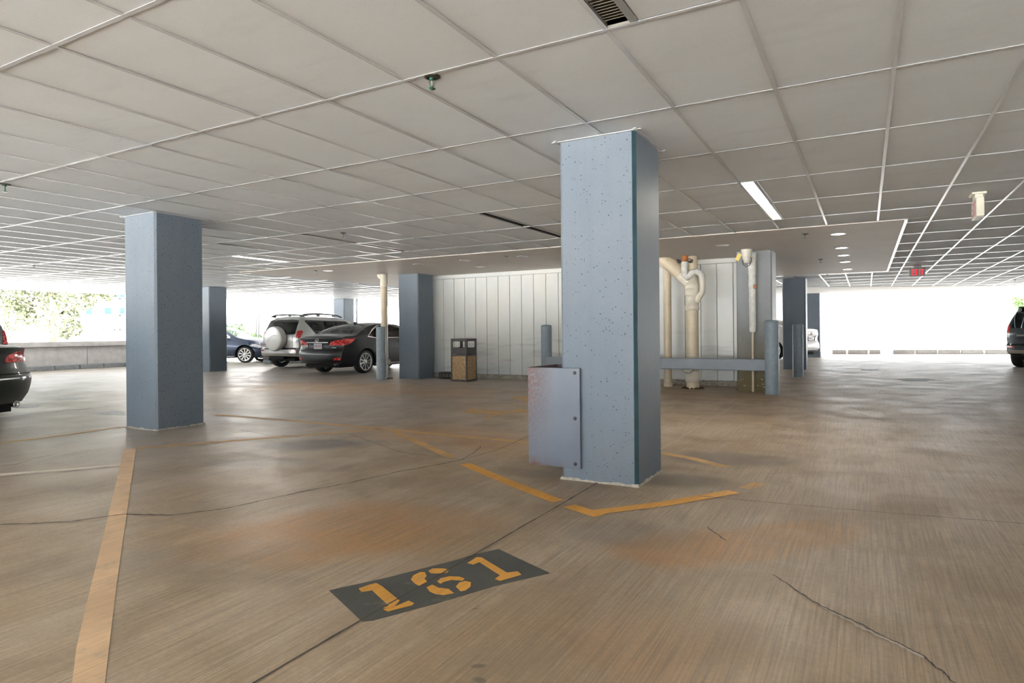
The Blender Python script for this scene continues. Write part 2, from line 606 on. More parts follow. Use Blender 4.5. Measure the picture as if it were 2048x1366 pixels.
floor_poly('floor_arrow', [A(540, 768), A(650, 716), A(1100, 745), A(1340, 752), A(1490, 710), A(1720, 790), A(1460, 778), A(1180, 812), A(870, 882), A(1010, 815), A(700, 800)], M['yellow_worn'], label='faded yellow turn arrow left of the near column')
floor_poly('floor_arrow', [A(1310, 530), A(1430, 516), A(1720, 516), A(1720, 560), A(1580, 614), A(1470, 572)], M['yellow_worn'], label='faded yellow arrow tip beyond the turn arrow')

# stall number 161 stencilled on a dark rectangle
S = lambda x, y: (650 + x / 4.452, 1080 + y / 4.452)
floor_poly('stall_number_plate', [S(35, 450), S(560, 335), S(1130, 190), S(1330, 130), S(1545, 82), S(2003, 297), S(1500, 415), S(1000, 565), S(430, 718), S(330, 728)], M['blackpaint'], 0.0015, label='dark grey painted rectangle under the number 161')


def stencil(polys):
    for p in polys:
        floor_poly('stencil_digit', [S(*q) for q in p], M['yellow'], 0.0030)


stencil([
    # first digit 1
    [(300, 437), (390, 405), (455, 388), (500, 410), (665, 545), (610, 605), (520, 610), (570, 590), (420, 452), (370, 460), (325, 465)],
    [(640, 590), (745, 545), (795, 568), (775, 585), (560, 640), (520, 622)],
    # digit 6 (stencil segments)
    [(765, 355), (790, 318), (850, 290), (890, 292), (905, 325), (885, 350), (915, 380), (850, 415), (800, 390)],
    [(920, 278), (960, 258), (1060, 258), (1105, 270), (1090, 292), (1000, 300), (945, 300)],
    [(1000, 375), (1030, 345), (1110, 328), (1200, 332), (1243, 348), (1225, 365), (1130, 358), (1060, 375), (1030, 392)],
    [(1165, 420), (1195, 385), (1250, 370), (1300, 382), (1295, 420), (1250, 452), (1210, 460)],
    [(905, 425), (955, 402), (1010, 430), (1100, 440), (1148, 478), (1060, 492), (985, 485), (930, 460)],
    # last digit 1
    [(1270, 208), (1350, 158), (1395, 160), (1620, 295), (1715, 283), (1748, 312), (1560, 368), (1515, 350), (1560, 318), (1375, 200), (1320, 222)],
])

# ------------------------------------------------------------------ ceiling
GX0, GY0, DX, DY = -1.685, 2.893, 0.61, 1.22
DRY = (-12.665, 0.455, 9.86, 18.38)
m = MB()
m.box(-24.6, 14, -9, 34, CEIL + 0.20, CEIL + 0.30)  # slab runs unseen past the left fascia, added to shade the parapet
ceiling = m.build('ceiling', M['slab'], kind='structure')


def far_y(x):
    """plan line where the tiled ceiling stops"""
    return 21.6 if x < -3 else 24.65 + 0.633 * x


def in_tiles(x, y):
    if DRY[0] < x < DRY[1] and DRY[2] < y < DRY[3]: return False
    return -21.55 < x < 12.0 and -8.0 < y < far_y(x)


def clip(poly, a, b, c):
    """keep a*x+b*y<=c"""
    out = []
    for i in range(len(poly)):
        p, q = poly[i], poly[(i + 1) % len(poly)]
        dp, dq = a * p[0] + b * p[1] - c, a * q[0] + b * q[1] - c
        if dp <= 0: out.append(p)
        if dp * dq < 0:
            t = dp / (dp - dq)
            out.append((p[0] + (q[0] - p[0]) * t, p[1] + (q[1] - p[1]) * t))
    return out


def spans(line, lo, hi, fn, step=0.01):
    out, cur, t = [], None, lo
    while t < hi:
        ok = fn(t)
        if ok and cur is None: cur = t
        if not ok and cur is not None:
            out.append((cur, t))
            cur = None
        t += step
    if cur is not None: out.append((cur, hi))
    return out


SLOT_W = 0.155
SLOTS = [  # X of the tee, Y0, Y1, kind
    (-1.075, 1.673, 2.893, 'vent'), (-1.075, 6.553, 8.993, 'lamp'),
    (-4.125, 6.553, 8.993, 'vent'), (-7.175, 6.553, 8.993, 'vent'), (-9.005, 6.553, 7.773, 'vent'),
    (-10.225, 7.773, 8.993, 'lamp2'), (-10.225, 5.333, 6.553, 'vent'), (-12.665, 6.553, 7.773, 'vent'),
    (-13.885, 6.553, 7.773, 'vent'), (-16.935, 6.553, 8.993, 'vent')]


def slot_in_cell(x0, y0):
    for sx, a, b, k in SLOTS:
        if abs(sx - x0) < 0.05 and a - 0.05 < y0 < b - 0.1: return True
    return False


tiles = []
extra = []
for i in range(-34, 24):
    for j in range(-9, 21):
        x0, y0 = GX0 + i * DX, GY0 + j * DY
        x1, y1 = x0 + DX, y0 + DY
        g = 0.008
        xa = x0 + (SLOT_W + 0.008 if slot_in_cell(x0, y0) else g)
        poly = [(xa, y0 + g), (x1 - g, y0 + g), (x1 - g, y1 - g), (xa, y1 - g)]
        poly = clip(poly, -1, 0, 21.5)
        poly = clip(poly, 1, 0, 12.0)
        if x1 <= -3: poly = clip(poly, 0, 1, 21.6)
        else: poly = clip(poly, -0.633, 1, 24.65)
        if len(poly) < 3: continue
        # cut out the drywall field
        cx, cy = (x0 + x1) / 2, (y0 + y1) / 2
        if DRY[0] - 0.02 < cx < DRY[1] + 0.02:
            if x1 > DRY[1] and DRY[2] <= y0 and y1 <= DRY[3]: pass
            elif y0 < DRY[2] < y1: poly = clip(poly, 0, 1, DRY[2] - g)
            elif DRY[2] <= y0 and y1 <= DRY[3]: continue
            elif y0 < DRY[3] < y1: poly = clip(poly, 0, -1, -(DRY[3] + g))
        if x0 < DRY[1] < x1 and y1 > DRY[2] and y0 < DRY[3]:
            if y0 >= DRY[2] and y1 <= DRY[3]: poly = []
            side = clip([(x0 + g, y0 + g), (x1 - g, y0 + g), (x1 - g, y1 - g), (x0 + g, y1 - g)], -1, 0, -(DRY[1] + 0.04))
            side = clip(clip(side, 0, -1, -DRY[2]), 0, 1, DRY[3])
            if len(side) > 2: extra.append(side)
        cell = [poly] + extra
        extra = []
        for poly in cell:
          if len(poly) < 3: continue
          ax = sum(p[0] for p in poly) / len(poly)
          ay = sum(p[1] for p in poly) / len(poly)
          vis, size = False, 0.0
          pz = [proj((p[0], p[1], CEIL)) for p in poly]
          if all(q[2] > 0.3 for q in pz):
              us, vs_ = [q[0] for q in pz], [q[1] for q in pz]
              if max(us) > 0 and min(us) < 2048 and max(vs_) > 0:
                  vis = True
                  for k in range(len(pz)):
                      q, r = pz[k], pz[(k + 1) % len(pz)]
                      size += q[0] * r[1] - q[1] * r[0]
                  size = abs(size)
          tiles.append((size if vis else 0, poly, ax, ay))
tiles.sort(key=lambda q: -q[0])
shared = {}
rest = MB()
for n, (size, poly, ax, ay) in enumerate(tiles):
    loc = [(p[0] - ax, p[1] - ay) for p in poly]
    tilt = Euler((random.gauss(0, 0.0016), random.gauss(0, 0.0035), 0))
    if n < 290 and size > 0:
        key = tuple(round(c, 3) for p in loc for c in p)
        if key not in shared:
            mb = MB()
            mb.prism(loc, 0.0, 0.014)
            shared[key] = mb.mesh('ceiling_tile', M['tile'])
        o = bpy.data.objects.new('ceiling_tile', shared[key])
        COL.objects.link(o)
        o.parent = ceiling
        o.location = (ax, ay, CEIL + 0.0048)
        o.rotation_euler = tilt
    else:
        rest.prism(loc, 0.0, 0.014, Matrix.Translation((ax, ay, CEIL + 0.0048)) @ tilt.to_matrix().to_4x4())
rest.build('ceiling_tiles', M['tile'], ceiling, kind='stuff')

# grid tees, one object per line of the grid
for i in range(-33, 24):
    x = GX0 + i * DX
    mb = MB()
    for a, b in spans(None, -8.0, 34.0, lambda t: in_tiles(x, t), 0.02):
        mb.box(x - 0.012, x + 0.012, a, b, CEIL, CEIL + 0.002)
        mb.box(x - 0.002, x + 0.002, a, b, CEIL + 0.002, CEIL + 0.03)
    if mb.v: mb.build('grid_tee', M['tee'], ceiling)
for j in range(-8, 21):
    y = GY0 + j * DY
    mb = MB()
    for a, b in spans(None, -21.55, 12.0, lambda t: in_tiles(t, y), 0.02):
        mb.box(a, b, y - 0.012, y + 0.012, CEIL - 0.0004, CEIL + 0.0016)
    if mb.v: mb.build('cross_tee', M['tee'], ceiling)
# drywall field around the core, with its white corner bead, and the plain soffits at the open edges
m = MB()
m.box(DRY[0], DRY[1], DRY[2], DRY[3], CEIL - 0.006, CEIL + 0.03)
m.build('drywall_panel', M['drywall'], ceiling, label='smooth drywall ceiling field with downlights')
m = MB()
m.box(DRY[1], DRY[1] + 0.035, DRY[2], DRY[3], CEIL - 0.012, CEIL + 0.03)
m.build('corner_bead', M['tee'], ceiling)
m = MB()
m.box(DRY[0], DRY[1], DRY[3], DRY[3] + 0.03, CEIL - 0.012, CEIL + 0.03)
m.build('corner_bead', M['tee'], ceiling)
m = MB()
m.prism([(-22.5, -9), (-21.55, -9), (-21.55, 21.6), (-3, 21.6), (-3, 22.75), (12, 32.25), (14, 33.5), (14, 34), (-22.5, 34)], CEIL - 0.01, CEIL + 0.06)
m.build('soffit', M['soffit'], ceiling)
m = MB()
m.box(-22.62, -22.5, -9, 34, CEIL - 0.03, CEIL + 0.9)
m.box(-22.62, 14, 34, 34.12, CEIL - 0.03, CEIL + 0.9)
m.build('fascia', M['soffit'], ceiling)

# ------------------------------------------------------------------ core wall of vertical panels
WY = 13.2
m = MB()
m.box(-10.24, -2.12, WY + 0.03, 17.2, 0, CEIL - 0.01)
wall = m.build('wall_back', plain('core_wall', (0.45, 0.46, 0.46), 0.7), kind='structure')


def panel_material():
    t = NT('pale_wall_panel')
    g = t.n.new('ShaderNodeNewGeometry')
    pos = g.outputs['Position']
    c = t.mix(t.ramp(t.noise(0.9, 3, vec=pos), 0.35, 0.65), (0.62, 0.66, 0.66), (0.72, 0.72, 0.69))
    st = t.noise(1.0, 3, 0.6, vec=t.map((1.0, 1, 7), src=pos))
    sep = t.node('ShaderNodeSeparateXYZ')
    t.l.new(pos, sep.inputs[0])
    band = t.math('MULTIPLY', t.ramp(sep.outputs[2], 1.25, 0.95), t.ramp(st, 0.52, 0.68, 0, 0.5))
    c = t.mix(band, c, (0.40, 0.42, 0.43))
    low = t.ramp(sep.outputs[2], 0.45, 0.1, 0, 0.3)
    c = t.mix(low, c, (0.50, 0.58, 0.64))
    t.color(c).set(Roughness=0.28, Specular_IOR_Level=0.6)
    return t.m


M['panel'] = panel_material()
pw = 0.3175
for k in range(-3, 23):
    x0 = -9.285 + k * pw
    x1 = min(x0 + pw, -2.12)
    if x1 - x0 < 0.05: break
    m = MB()
    m.bbox(x0 + 0.004, x1 - 0.004, WY, WY + 0.035, 0.105, 2.455, 0.006, seg=1)
    m.build('wall_panel', M['panel'], wall)
m = MB()
m.box(-10.24, -2.12, WY - 0.004, WY + 0.03, 2.463, CEIL - 0.006)
m.build('header_trim', M['panel'], wall)


def rough_base():
    t = NT('chipped_base_concrete')
    c = t.mix(t.ramp(t.noise(5, 4, 0.7), 0.35, 0.65), (0.32, 0.29, 0.24), (0.50, 0.47, 0.41))
    c = t.mix(t.ramp(t.noise(22, 3, 0.7, vec=t.map((1, 1, 1.6))), 0.58, 0.64, 0, 0.9), c, (0.04, 0.035, 0.03))
    t.color(c).set(Roughness=0.9)
    t.bump(t.noise(25, 4, 0.7), 0.8, 0.03)
    return t.m


M['base'] = rough_base()
m = MB()
N = 90
vs, fs = [], []
for k in range(N + 1):
    x = -10.24 + 8.12 * k / N
    a, b = random.uniform(-0.02, 0.0), random.uniform(-0.045, -0.015)
    vs += [(x, WY + 0.03, 0.103), (x, WY + 0.004 + a * 0.4, 0.100), (x, WY - 0.002 + a, 0.06), (x, WY + b, 0.0)]
for k in range(N):
    for q in range(3):
        fs.append((4 * k + q, 4 * k + q + 1, 4 * k + q + 5, 4 * k + q + 4))
m.add(vs, fs)
m.build('base_kerb', M['base'], wall, label='chipped concrete kerb under the pale panels')

m = MB()
for k in range(12):
    m.box(9.0, 9.25, -9 + k * 2.9, -9 + k * 2.9 + 2.88, 0, CEIL)
m.build('unseen_wall_right', M['conc'], kind='structure')  # unseen wall, added to block light from the right

# ------------------------------------------------------------------ parapet on the left and low walls far right
parapet = empty('wall_left', (0, 0, 0))
parapet['kind'] = 'structure'
ys = [-9.0, -6.0, -3.0, 0.0, 3.0, 6.0, 9.0, 11.99, 15.0, 16.4]
for a, b in zip(ys[:-1], ys[1:]):
    m = MB()
    m.bbox(-23.38, -23.2, a + 0.008, b - 0.008, 0.14, 0.76, 0.008, seg=1)
    m.build('precast_panel', M['conc'], parapet)
m = MB()
m.bbox(-23.46, -23.12, -9, 16.4, 0.76, 0.925, 0.012, seg=1)
m.build('coping', M['conc'], parapet)
y = -8.95
while y < 15.7:
    m = MB()
    m.bbox(-23.4, -23.08, y + 0.012, y + 0.74, 0, 0.14, 0.01, seg=1)
    m.build('kerb_block', M['kerb'], parapet)
    y += 0.765
far = empty('wall_far', (0, 0, 0))
far['kind'] = 'structure'
a, b = Vector(fl(1664, 708)), Vector(fl(1745, 708))
for s0, s1 in (((1664, 708), (1694, 708)), ((1696, 708), (1737, 708)), ((1739, 708), (1762, 708)), ((1786, 708), (1831, 708)), ((1832, 708), (1876, 708)),
               ((1877, 708), (1922, 708)), ((1923, 708), (1969, 708)), ((1971, 708), (2020, 708)), ((2022, 708), (2070, 708))):
    p, q = Vector(fl(*s0)), Vector(fl(*s1))
    d = q - p
    L = d.length
    mt = Matrix.Translation((p.x, p.y, 0)) @ Matrix.Rotation(math.atan2(d.y, d.x), 4, 'Z')
    m = MB()
    m.bbox(0.02, L - 0.02, 0, 0.18, 0, 0.19, 0.015, mt, seg=1)
    m.build('kerb_block', M['conc'], far)
# thin white frame post far away

# ================================================================== COLUMNS
def column(x0, x1, y0, y1, label, mat=None, ch=0.022, top=CEIL - 0.004, z0=0.0):
    r = empty('column', ((x0 + x1) / 2, (y0 + y1) / 2, 0), label=label, cat='column', group=None)
    hx, hy = (x1 - x0) / 2, (y1 - y0) / 2
    c = ch
    poly = [(-hx + c, -hy), (hx - c, -hy), (hx, -hy + c), (hx, hy - c), (hx - c, hy), (-hx + c, hy), (-hx, hy - c), (-hx, -hy + c)]
    MB().prism(poly, z0, top).build('shaft', mat or M['column'], r)
    return r, hx, hy


near, hx, hy = column(-2.03, -1.435, 4.42, 5.03, 'large blue-grey concrete column nearest the camera with a steel plate bolted on')
MB().prism([(hx - 0.025, -hy - 0.002), (hx - 0.021, -hy - 0.002), (hx + 0.002, -hy + 0.021), (hx + 0.002, -hy + 0.025), (hx - 0.003, -hy + 0.025), (hx - 0.025, -hy + 0.003)], 0.012, CEIL - 0.005).build('corner_strip', plain('dark_teal', (0.022, 0.060, 0.080), 0.4, var=0.2, scale=8), near, label='dark teal chamfered edge')  # thin dark strip laid over the chamfered edge
# trim angle at the tiles and old caulk at the foot
m = MB()
for sx in (-1, 1):
    m.box(sx * (hx + 0.012) - 0.012, sx * (hx + 0.012) + 0.012, -hy - 0.05, hy + 0.05, CEIL - 0.006, CEIL - 0.001)
    m.box(-hx - 0.05, hx + 0.05, sx * (hy + 0.012) - 0.012, sx * (hy + 0.012) + 0.012, CEIL - 0.0068, CEIL - 0.0018)
m.build('top_trim', M['tee'], near)


def caulk(r, hx, hy, w=0.012):
    m = MB()
    pts = []
    for (ax, ay), (bx, by) in (((-hx, -hy), (hx, -hy)), ((hx, -hy), (hx, hy)), ((hx, hy), (-hx, hy)), ((-hx, hy), (-hx, -hy))):
        for k in range(14):
            pts.append((ax + (bx - ax) * k / 14, ay + (by - ay) * k / 14))
    n = len(pts)
    vs = []
    for x, y in pts:
        e = 1 + random.uniform(0.3, 1.2) * w / max(hx, hy)
        h = random.uniform(0.008, 0.024)
        vs += [(x * e, y * e, 0.0), (x * (1 + 0.3 * w / hx), y * (1 + 0.3 * w / hy), h), (x * 0.99, y * 0.99, h)]
    fs = []
    for k in range(n):
        j = (k + 1) % n
        fs += [(3 * k, 3 * j, 3 * j + 1, 3 * k + 1), (3 * k + 1, 3 * j + 1, 3 * j + 2, 3 * k + 2)]
    m.add(vs, fs)
    return m.build('caulk', M['grout'], r, label='rough pale caulk around the foot')


caulk(near, hx, hy, 0.011)
left, lx, ly = column(-7.86, -7.24, 4.49, 5.11, 'blue-grey concrete column at left beside the black car')
m = MB()
for sx in (-1, 1):
    m.box(sx * (lx + 0.01) - 0.01, sx * (lx + 0.01) + 0.01, -ly - 0.04, ly + 0.04, CEIL - 0.006, CEIL - 0.001)
    m.box(-lx - 0.04, lx + 0.04, sx * (ly + 0.01) - 0.01, sx * (ly + 0.01) + 0.01, CEIL - 0.0068, CEIL - 0.0018)
m.build('top_trim', M['tee'], left)
caulk(left, lx, ly, 0.006)
column(-17.8, -17.2, 12.32, 12.93, 'dark grey column beside the dark blue car', top=CEIL - 0.004)
column(-10.04, -9.43, 12.35, 12.97, 'grey column at the left end of the pale panelled wall', top=CEIL - 0.008)
column(-2.08, -1.47, 12.25, 12.87, 'column with green and brown staining at its foot behind the white sleeved pipe', M['column_foot'], top=CEIL - 0.008)
column(-2.07, -1.47, 19.5, 20.1, 'dark blue-grey column in front of the white car')
column(-2.08, -1.6, 28.0, 28.6, 'most distant column just right of the white car', top=CEIL - 0.012)
c8, _, _ = column(-19.46, -18.86, 19.7, 20.3, 'distant grey column behind the silver off-roader', M['column'])
m = MB()
m.tube([(-18.45, 20.0, 0), (-18.45, 20.0, CEIL - 0.01)], 0.05, 12)
m.build('downpipe', M['tee'], None, label='thin white downpipe beside the distant grey column', cat='pipe')

# ------------------------------------------------------------------ steel corner guard bolted to the near column
def guard_material():
    t = NT('rusty_blue_steel')
    g = t.coord()
    base = t.mix(t.ramp(t.noise(3, 4), 0.35, 0.65), (0.11, 0.14, 0.195), (0.135, 0.165, 0.215))
    sep = t.node('ShaderNodeSeparateXYZ')
    t.l.new(g, sep.inputs[0])
    sp = t.noise(40, 4, 0.8)
    side = t.ramp(sep.outputs[0], 0.24, -0.02)
    topm = t.ramp(sep.outputs[2], 0.30, 0.75)
    rustm = t.math('MULTIPLY', t.math('MULTIPLY', side, t.math('ADD', topm, 0.35)), t.ramp(sp, 0.36, 0.52))
    c = t.mix(rustm, base, (0.115, 0.065, 0.06))
    low = t.math('MULTIPLY', t.ramp(sep.outputs[2], 0.17, 0.10), t.math('MULTIPLY', t.ramp(sep.outputs[0], 0.36, 0.05), t.ramp(t.noise(12, 3), 0.35, 0.6)))
    c = t.mix(low, c, (0.13, 0.05, 0.02))
    blot = t.math('MULTIPLY', t.ramp(t.noise(6, 4, 0.7), 0.57, 0.68), topm)
    c = t.mix(t.math('MULTIPLY', blot, 0.5), c, (0.15, 0.11, 0.10))
    t.color(c).set(Roughness=0.45)
    t.bump(sp, 0.15, 0.002)
    return t.m


M['guard'] = guard_material()
guard = empty('corner_guard', (-2.30, 4.392, 0), label='rusty blue steel guard plate bolted to the near column', cat='guard')
gw = -1.865 + 2.30
m = MB()
m.bbox(0, gw, 0, 0.009, 0.095, 0.845, 0.003, seg=1)
m.build('front_plate', M['guard'], guard)
MB().bbox(-0.001, 0.008, 0.0095, 0.52, 0.095, 0.845, 0.003, seg=1).build('side_plate', M['guard'], guard)
MB().box(0.008, 0.268, 0.511, 0.519, 0.095, 0.845).build('back_plate', M['guard'], guard)
for z in (0.81, 0.47, 0.13):
    mt = Matrix.Translation((gw - 0.04, -0.001, z)) @ Matrix.Rotation(PI / 2, 4, 'X')
    m = MB()
    m.lathe([(0.015, 0), (0.015, 0.003), (0.009, 0.004), (0.009, 0.010), (0.0, 0.011)], 6, mt, smooth=False)
    m.build('bolt', M['black'], guard)

# ------------------------------------------------------------------ bollards and rail
def bollard(x, y, h, label, r=0.115):
    o = MB().lathe([(r + 0.004, 0), (r, 0.01), (r, h - 0.03), (r - 0.006, h - 0.012), (r * 0.8, h), (0, h + 0.008)], 32)
    ob = o.build('bollard', M['bollard'], None, (x, y, 0), label=label, cat='bollard')
    return ob


bollard(-1.435, 11.87, 1.28, 'thick blue bollard at the right end of the rail')
bollard(-1.41, 16.42, 1.25, 'blue bollard standing in front of the distant dark column')
bollard(-10.12, 11.80, 1.27, 'blue-grey bollard in front of the cream pipe beside the black sedan')
bollard(-5.98, 12.29, 1.26, 'blue bollard against the pale wall behind the near column')
m = MB()
m.bbox(-5.87, -1.55, 12.0, 12.085, 0.39, 0.60, 0.012, seg=1)
rail = m.build('guard_rail', M['rail'], None, label='long blue-grey steel rail in front of the pipes', cat='rail')
for x in (-4.7, -3.9):
    MB().box(x, x + 0.08, 12.09, 12.16, 0.0, 0.58).build('rail_foot', M['rail'], rail)

# ------------------------------------------------------------------ pipes
M['pvc'] = plain('yellowed_pvc', (0.62, 0.54, 0.40), 0.38, var=0.10, scale=4)
M['pvc_white'] = plain('cream_pvc', (0.70, 0.66, 0.56), 0.35, var=0.08, scale=5)
M['wrap'] = plain('white_wrapped_insulation', (0.66, 0.67, 0.64), 0.6, var=0.15, scale=14, bump=0.9, bscale=22)
M['orange'] = plain('orange_pipe_flange', (0.45, 0.17, 0.06), 0.6, var=0.3, scale=20)
M['mud'] = plain('brown_crud', (0.10, 0.065, 0.03), 0.95, var=0.5, scale=25)
M['capwhite'] = plain('white_cap', (0.72, 0.70, 0.62), 0.45, var=0.12, scale=14)

px_, py_ = -2.93, 12.44
dp = empty('drain_pipe', (px_, py_, 0), label='big cream drain pipe with wye fitting and wrapped side branch', cat='pipe')
MB().lathe([(0.118, 0.0), (0.118, 1.52)], 28, cap=False).build('riser', M['pvc'], dp)
m = MB()
m.lathe([(0.119, 0.13), (0.134, 0.135), (0.134, 0.33), (0.119, 0.335)], 28, cap=False)
m.build('lower_hub', M['pvc_white'], dp)
MB().lathe([(0.119, 0.62), (0.123, 0.622), (0.123, 0.64), (0.119, 0.642)], 28, cap=False).build('joint_ring', M['pvc_white'], dp)
m = MB()
m.lathe([(0.119, 1.50), (0.136, 1.51), (0.136, 1.60), (0.124, 1.61), (0.124, 1.78), (0.130, 1.79), (0.136, 1.80), (0.136, 1.895), (0.130, 1.90), (0.136, 1.905), (0.136, 2.03), (0.12, 2.04), (0.115, 2.2)], 28, cap=False)
m.tube([(0, 0, 1.98), (-0.12, 0, 2.11), (-0.23, 0, 2.23)], [0.11, 0.122, 0.122], 24)
m.build('wye_fitting', M['pvc_white'], dp)
MB().tube([(-0.21, 0, 2.21), (-0.40, 0, 2.40), (-0.50, 0, 2.46), (-0.525, 0, 2.50), (-0.525, 0, 2.52), (-0.525, 0, 2.545)], 0.132, 24).build('diagonal_branch', M['pvc'], dp)
MB().lathe([(0.105, 2.15), (0.105, 2.545)], 24, cap=False).build('upper_riser', M['pvc'], dp)
path = [(-0.09, -0.17, 2.43), (-0.10, -0.17, 2.30), (-0.09, -0.17, 2.17), (-0.05, -0.17, 2.13), (0.0, -0.17, 2.16), (0.05, -0.16, 2.22), (0.10, -0.14, 2.235), (0.16, -0.12, 2.22), (0.205, -0.10, 2.17), (0.215, -0.09, 2.10)]
rr = [0.062 + random.uniform(-0.005, 0.006) for _ in path]
MB().tube(path, rr, 16).build('wrapped_branch', M['wrap'], dp)
m = MB()
m.tube([(0.215, -0.09, 2.11), (0.215, -0.085, 1.86), (0.205, -0.08, 1.83), (0.16, -0.06, 1.78)], 0.056, 18)
m.tube([(0.165, -0.065, 1.785), (0.09, -0.03, 1.68)], 0.060, 18)
m.build('return_bend', M['pvc_white'], dp)
m = MB()
m.lathe([(0.045, 2.40), (0.045, 2.45), (0.075, 2.46), (0.06, 2.475), (0.06, 2.545)], 18, Matrix.Translation((-0.09, -0.17, 0)))
m.build('flange', M['orange'], dp, label='rusty orange flange at the ceiling')
m = MB()
for k in range(5):
    q = [(-0.09 + random.uniform(-0.16, 0.16), -0.17 + random.uniform(-0.08, 0.05), 2.45 + random.uniform(-0.05, 0.04)) for _ in range(7)]
    q.sort(key=lambda p: p[0])
    m.tube(q, 0.006, 6)
m.build('cable_tangle', M['black'], dp)
mt = Matrix.Translation((-0.055, -0.128, 0.40)) @ Matrix.Rotation(PI / 2, 4, 'X')
m = MB().lathe([(0.10, 0), (0.10, 0.02), (0.095, 0.026), (0.03, 0.026), (0.028, 0.04), (0.0, 0.04)], 28, mt)
m.build('cleanout_cap', M['capwhite'], dp)
m = MB().lathe([(0.101, 0.0), (0.106, 0.004), (0.106, 0.018), (0.101, 0.020)], 28, mt, cap=False)
m.build('cap_ring', M['black'], dp)


def crud(r, n, name, parent, w=0.05):
    m = MB()
    for k in range(n):
        a = random.uniform(0, 2 * PI)
        q = r + random.uniform(0, w)
        s = random.uniform(0.008, 0.028)
        bm = bmesh.new()
        bmesh.ops.create_icosphere(bm, subdivisions=1, radius=s)
        vs = [(v.co.x * random.uniform(0.7, 1.5) + q * math.cos(a), v.co.y * random.uniform(0.7, 1.5) + q * math.sin(a), max(0, v.co.z * 0.8 + s * 0.5)) for v in bm.verts]
        bm.verts.index_update()
        m.add(vs, [[v.index for v in f.verts] for f in bm.faces])
        bm.free()
    return m.build(name, M['mud'], parent, kind='stuff')


crud(0.13, 60, 'dirt_clumps', dp, 0.07)
sp = empty('drain_pipe', (-3.48, 12.70, 0), label='slim cream drain pipe just right of the near column', cat='pipe')
MB().lathe([(0.078, 0.06), (0.078, CEIL - 0.008)], 24, cap=False).build('riser', M['pvc'], sp)
MB().lathe([(0.086, 0.0), (0.086, 0.07), (0.079, 0.075)], 24, cap=False).build('foot_hub', M['pvc'], sp)
lp = empty('drain_pipe', (-10.29, 12.12, 0), label='cream drain pipe behind a bollard left of the bin, beside the black sedan', cat='pipe')
MB().lathe([(0.083, 0.0), (0.083, 2.30)], 24, cap=False).build('riser', M['pvc'], lp)
m = MB()
m.lathe([(0.083, 2.25), (0.094, 2.26), (0.094, 2.36), (0.09, 2.365), (0.09, 2.549)], 24, cap=False)
m.tube([(-0.02, 0, 2.44), (-0.10, -0.02, 2.50), (-0.12, -0.02, 2.549)], 0.06, 14)
m.build('top_elbow', M['pvc_white'], lp)
mt = Matrix.Translation((0.13, -0.09, 0.42)) @ Matrix.Rotation(PI / 2, 4, 'X')
m = MB().lathe([(0.07, -0.08), (0.07, 0.0), (0.088, 0.002), (0.088, 0.035), (0.03, 0.037), (0, 0.045)], 22, mt)
m.build('cleanout_cap', M['pvc_white'], lp)
crud(0.11, 18, 'dirt_clumps', lp, 0.08)

# sleeved pipe with the bell shaped heater on the stained column
wp = empty('sleeved_pipe', (-1.79, 12.165, 0), label='white wrapped pipe sleeve with thin pipe below on the stained column', cat='pipe')
m = MB()
m.lathe([(0.0, 1.07), (0.045, 1.07), (0.058, 1.10), (0.060, 1.30), (0.063, 1.55), (0.060, 1.75), (0.066, 1.98), (0.060, 2.08), (0.068, 2.12), (0.072, 2.40), (0.078, 2.50)], 20, Matrix.Translation((0.0, 0, 0)), cap=False)
m.build('sleeve', M['wrap'], wp)
MB().tube([(0.0, 0, 0), (0.0, 0, 1.08)], 0.019, 10).build('thin_pipe', M['pvc'], wp)
MB().bbox(0.02, 0.075, -0.06, -0.02, 1.86, 1.93, 0.012).build('torn_patch', M['orange'], wp)
bell = empty('heat_lamp', (-1.85, 11.96, 0), label='white bell-shaped fitting hanging at the ceiling with a yellow tag', cat='fitting')
MB().lathe([(0.0, 2.30), (0.045, 2.305), (0.055, 2.34), (0.085, 2.46), (0.098, 2.545), (0.098, 2.549)], 24, cap=False).build('bell', M['capwhite'], bell)
mt = Matrix.Translation((-0.135, -0.03, 2.42)) @ Matrix.Rotation(math.radians(28), 4, 'Y')
MB().box(-0.035, 0.035, -0.003, 0.003, -0.065, 0.065, mt).build('tag', plain('yellow_tag', (0.72, 0.58, 0.16), 0.5), bell)
MB().tube([(-0.06, -0.06, 2.36), (-0.05, -0.08, 2.28), (0.0, -0.085, 2.235), (0.06, -0.08, 2.26), (0.09, -0.07, 2.33), (0.085, -0.06, 2.40)], 0.006, 6).build('cable', M['black'], bell)

# ------------------------------------------------------------------ litter bin
def aggregate():
    t = NT('pebble_aggregate')
    vo = t.node('ShaderNodeTexVoronoi')
    vo.inputs['Scale'].default_value = 75
    t.l.new(t.coord(), vo.inputs['Vector'])
    sp2 = t.node('ShaderNodeSeparateColor')
    t.l.new(vo.outputs['Color'], sp2.inputs[0])
    c = t.mix(sp2.outputs[0], (0.30, 0.17, 0.07), (0.62, 0.47, 0.28))
    c = t.mix(t.ramp(vo.outputs['Distance'], 0.45, 0.75, 0, 0.8), c, (0.14, 0.08, 0.035))
    t.color(c).set(Roughness=0.7)
    t.bump(vo.outputs['Distance'], -0.6, 0.004)
    return t.m


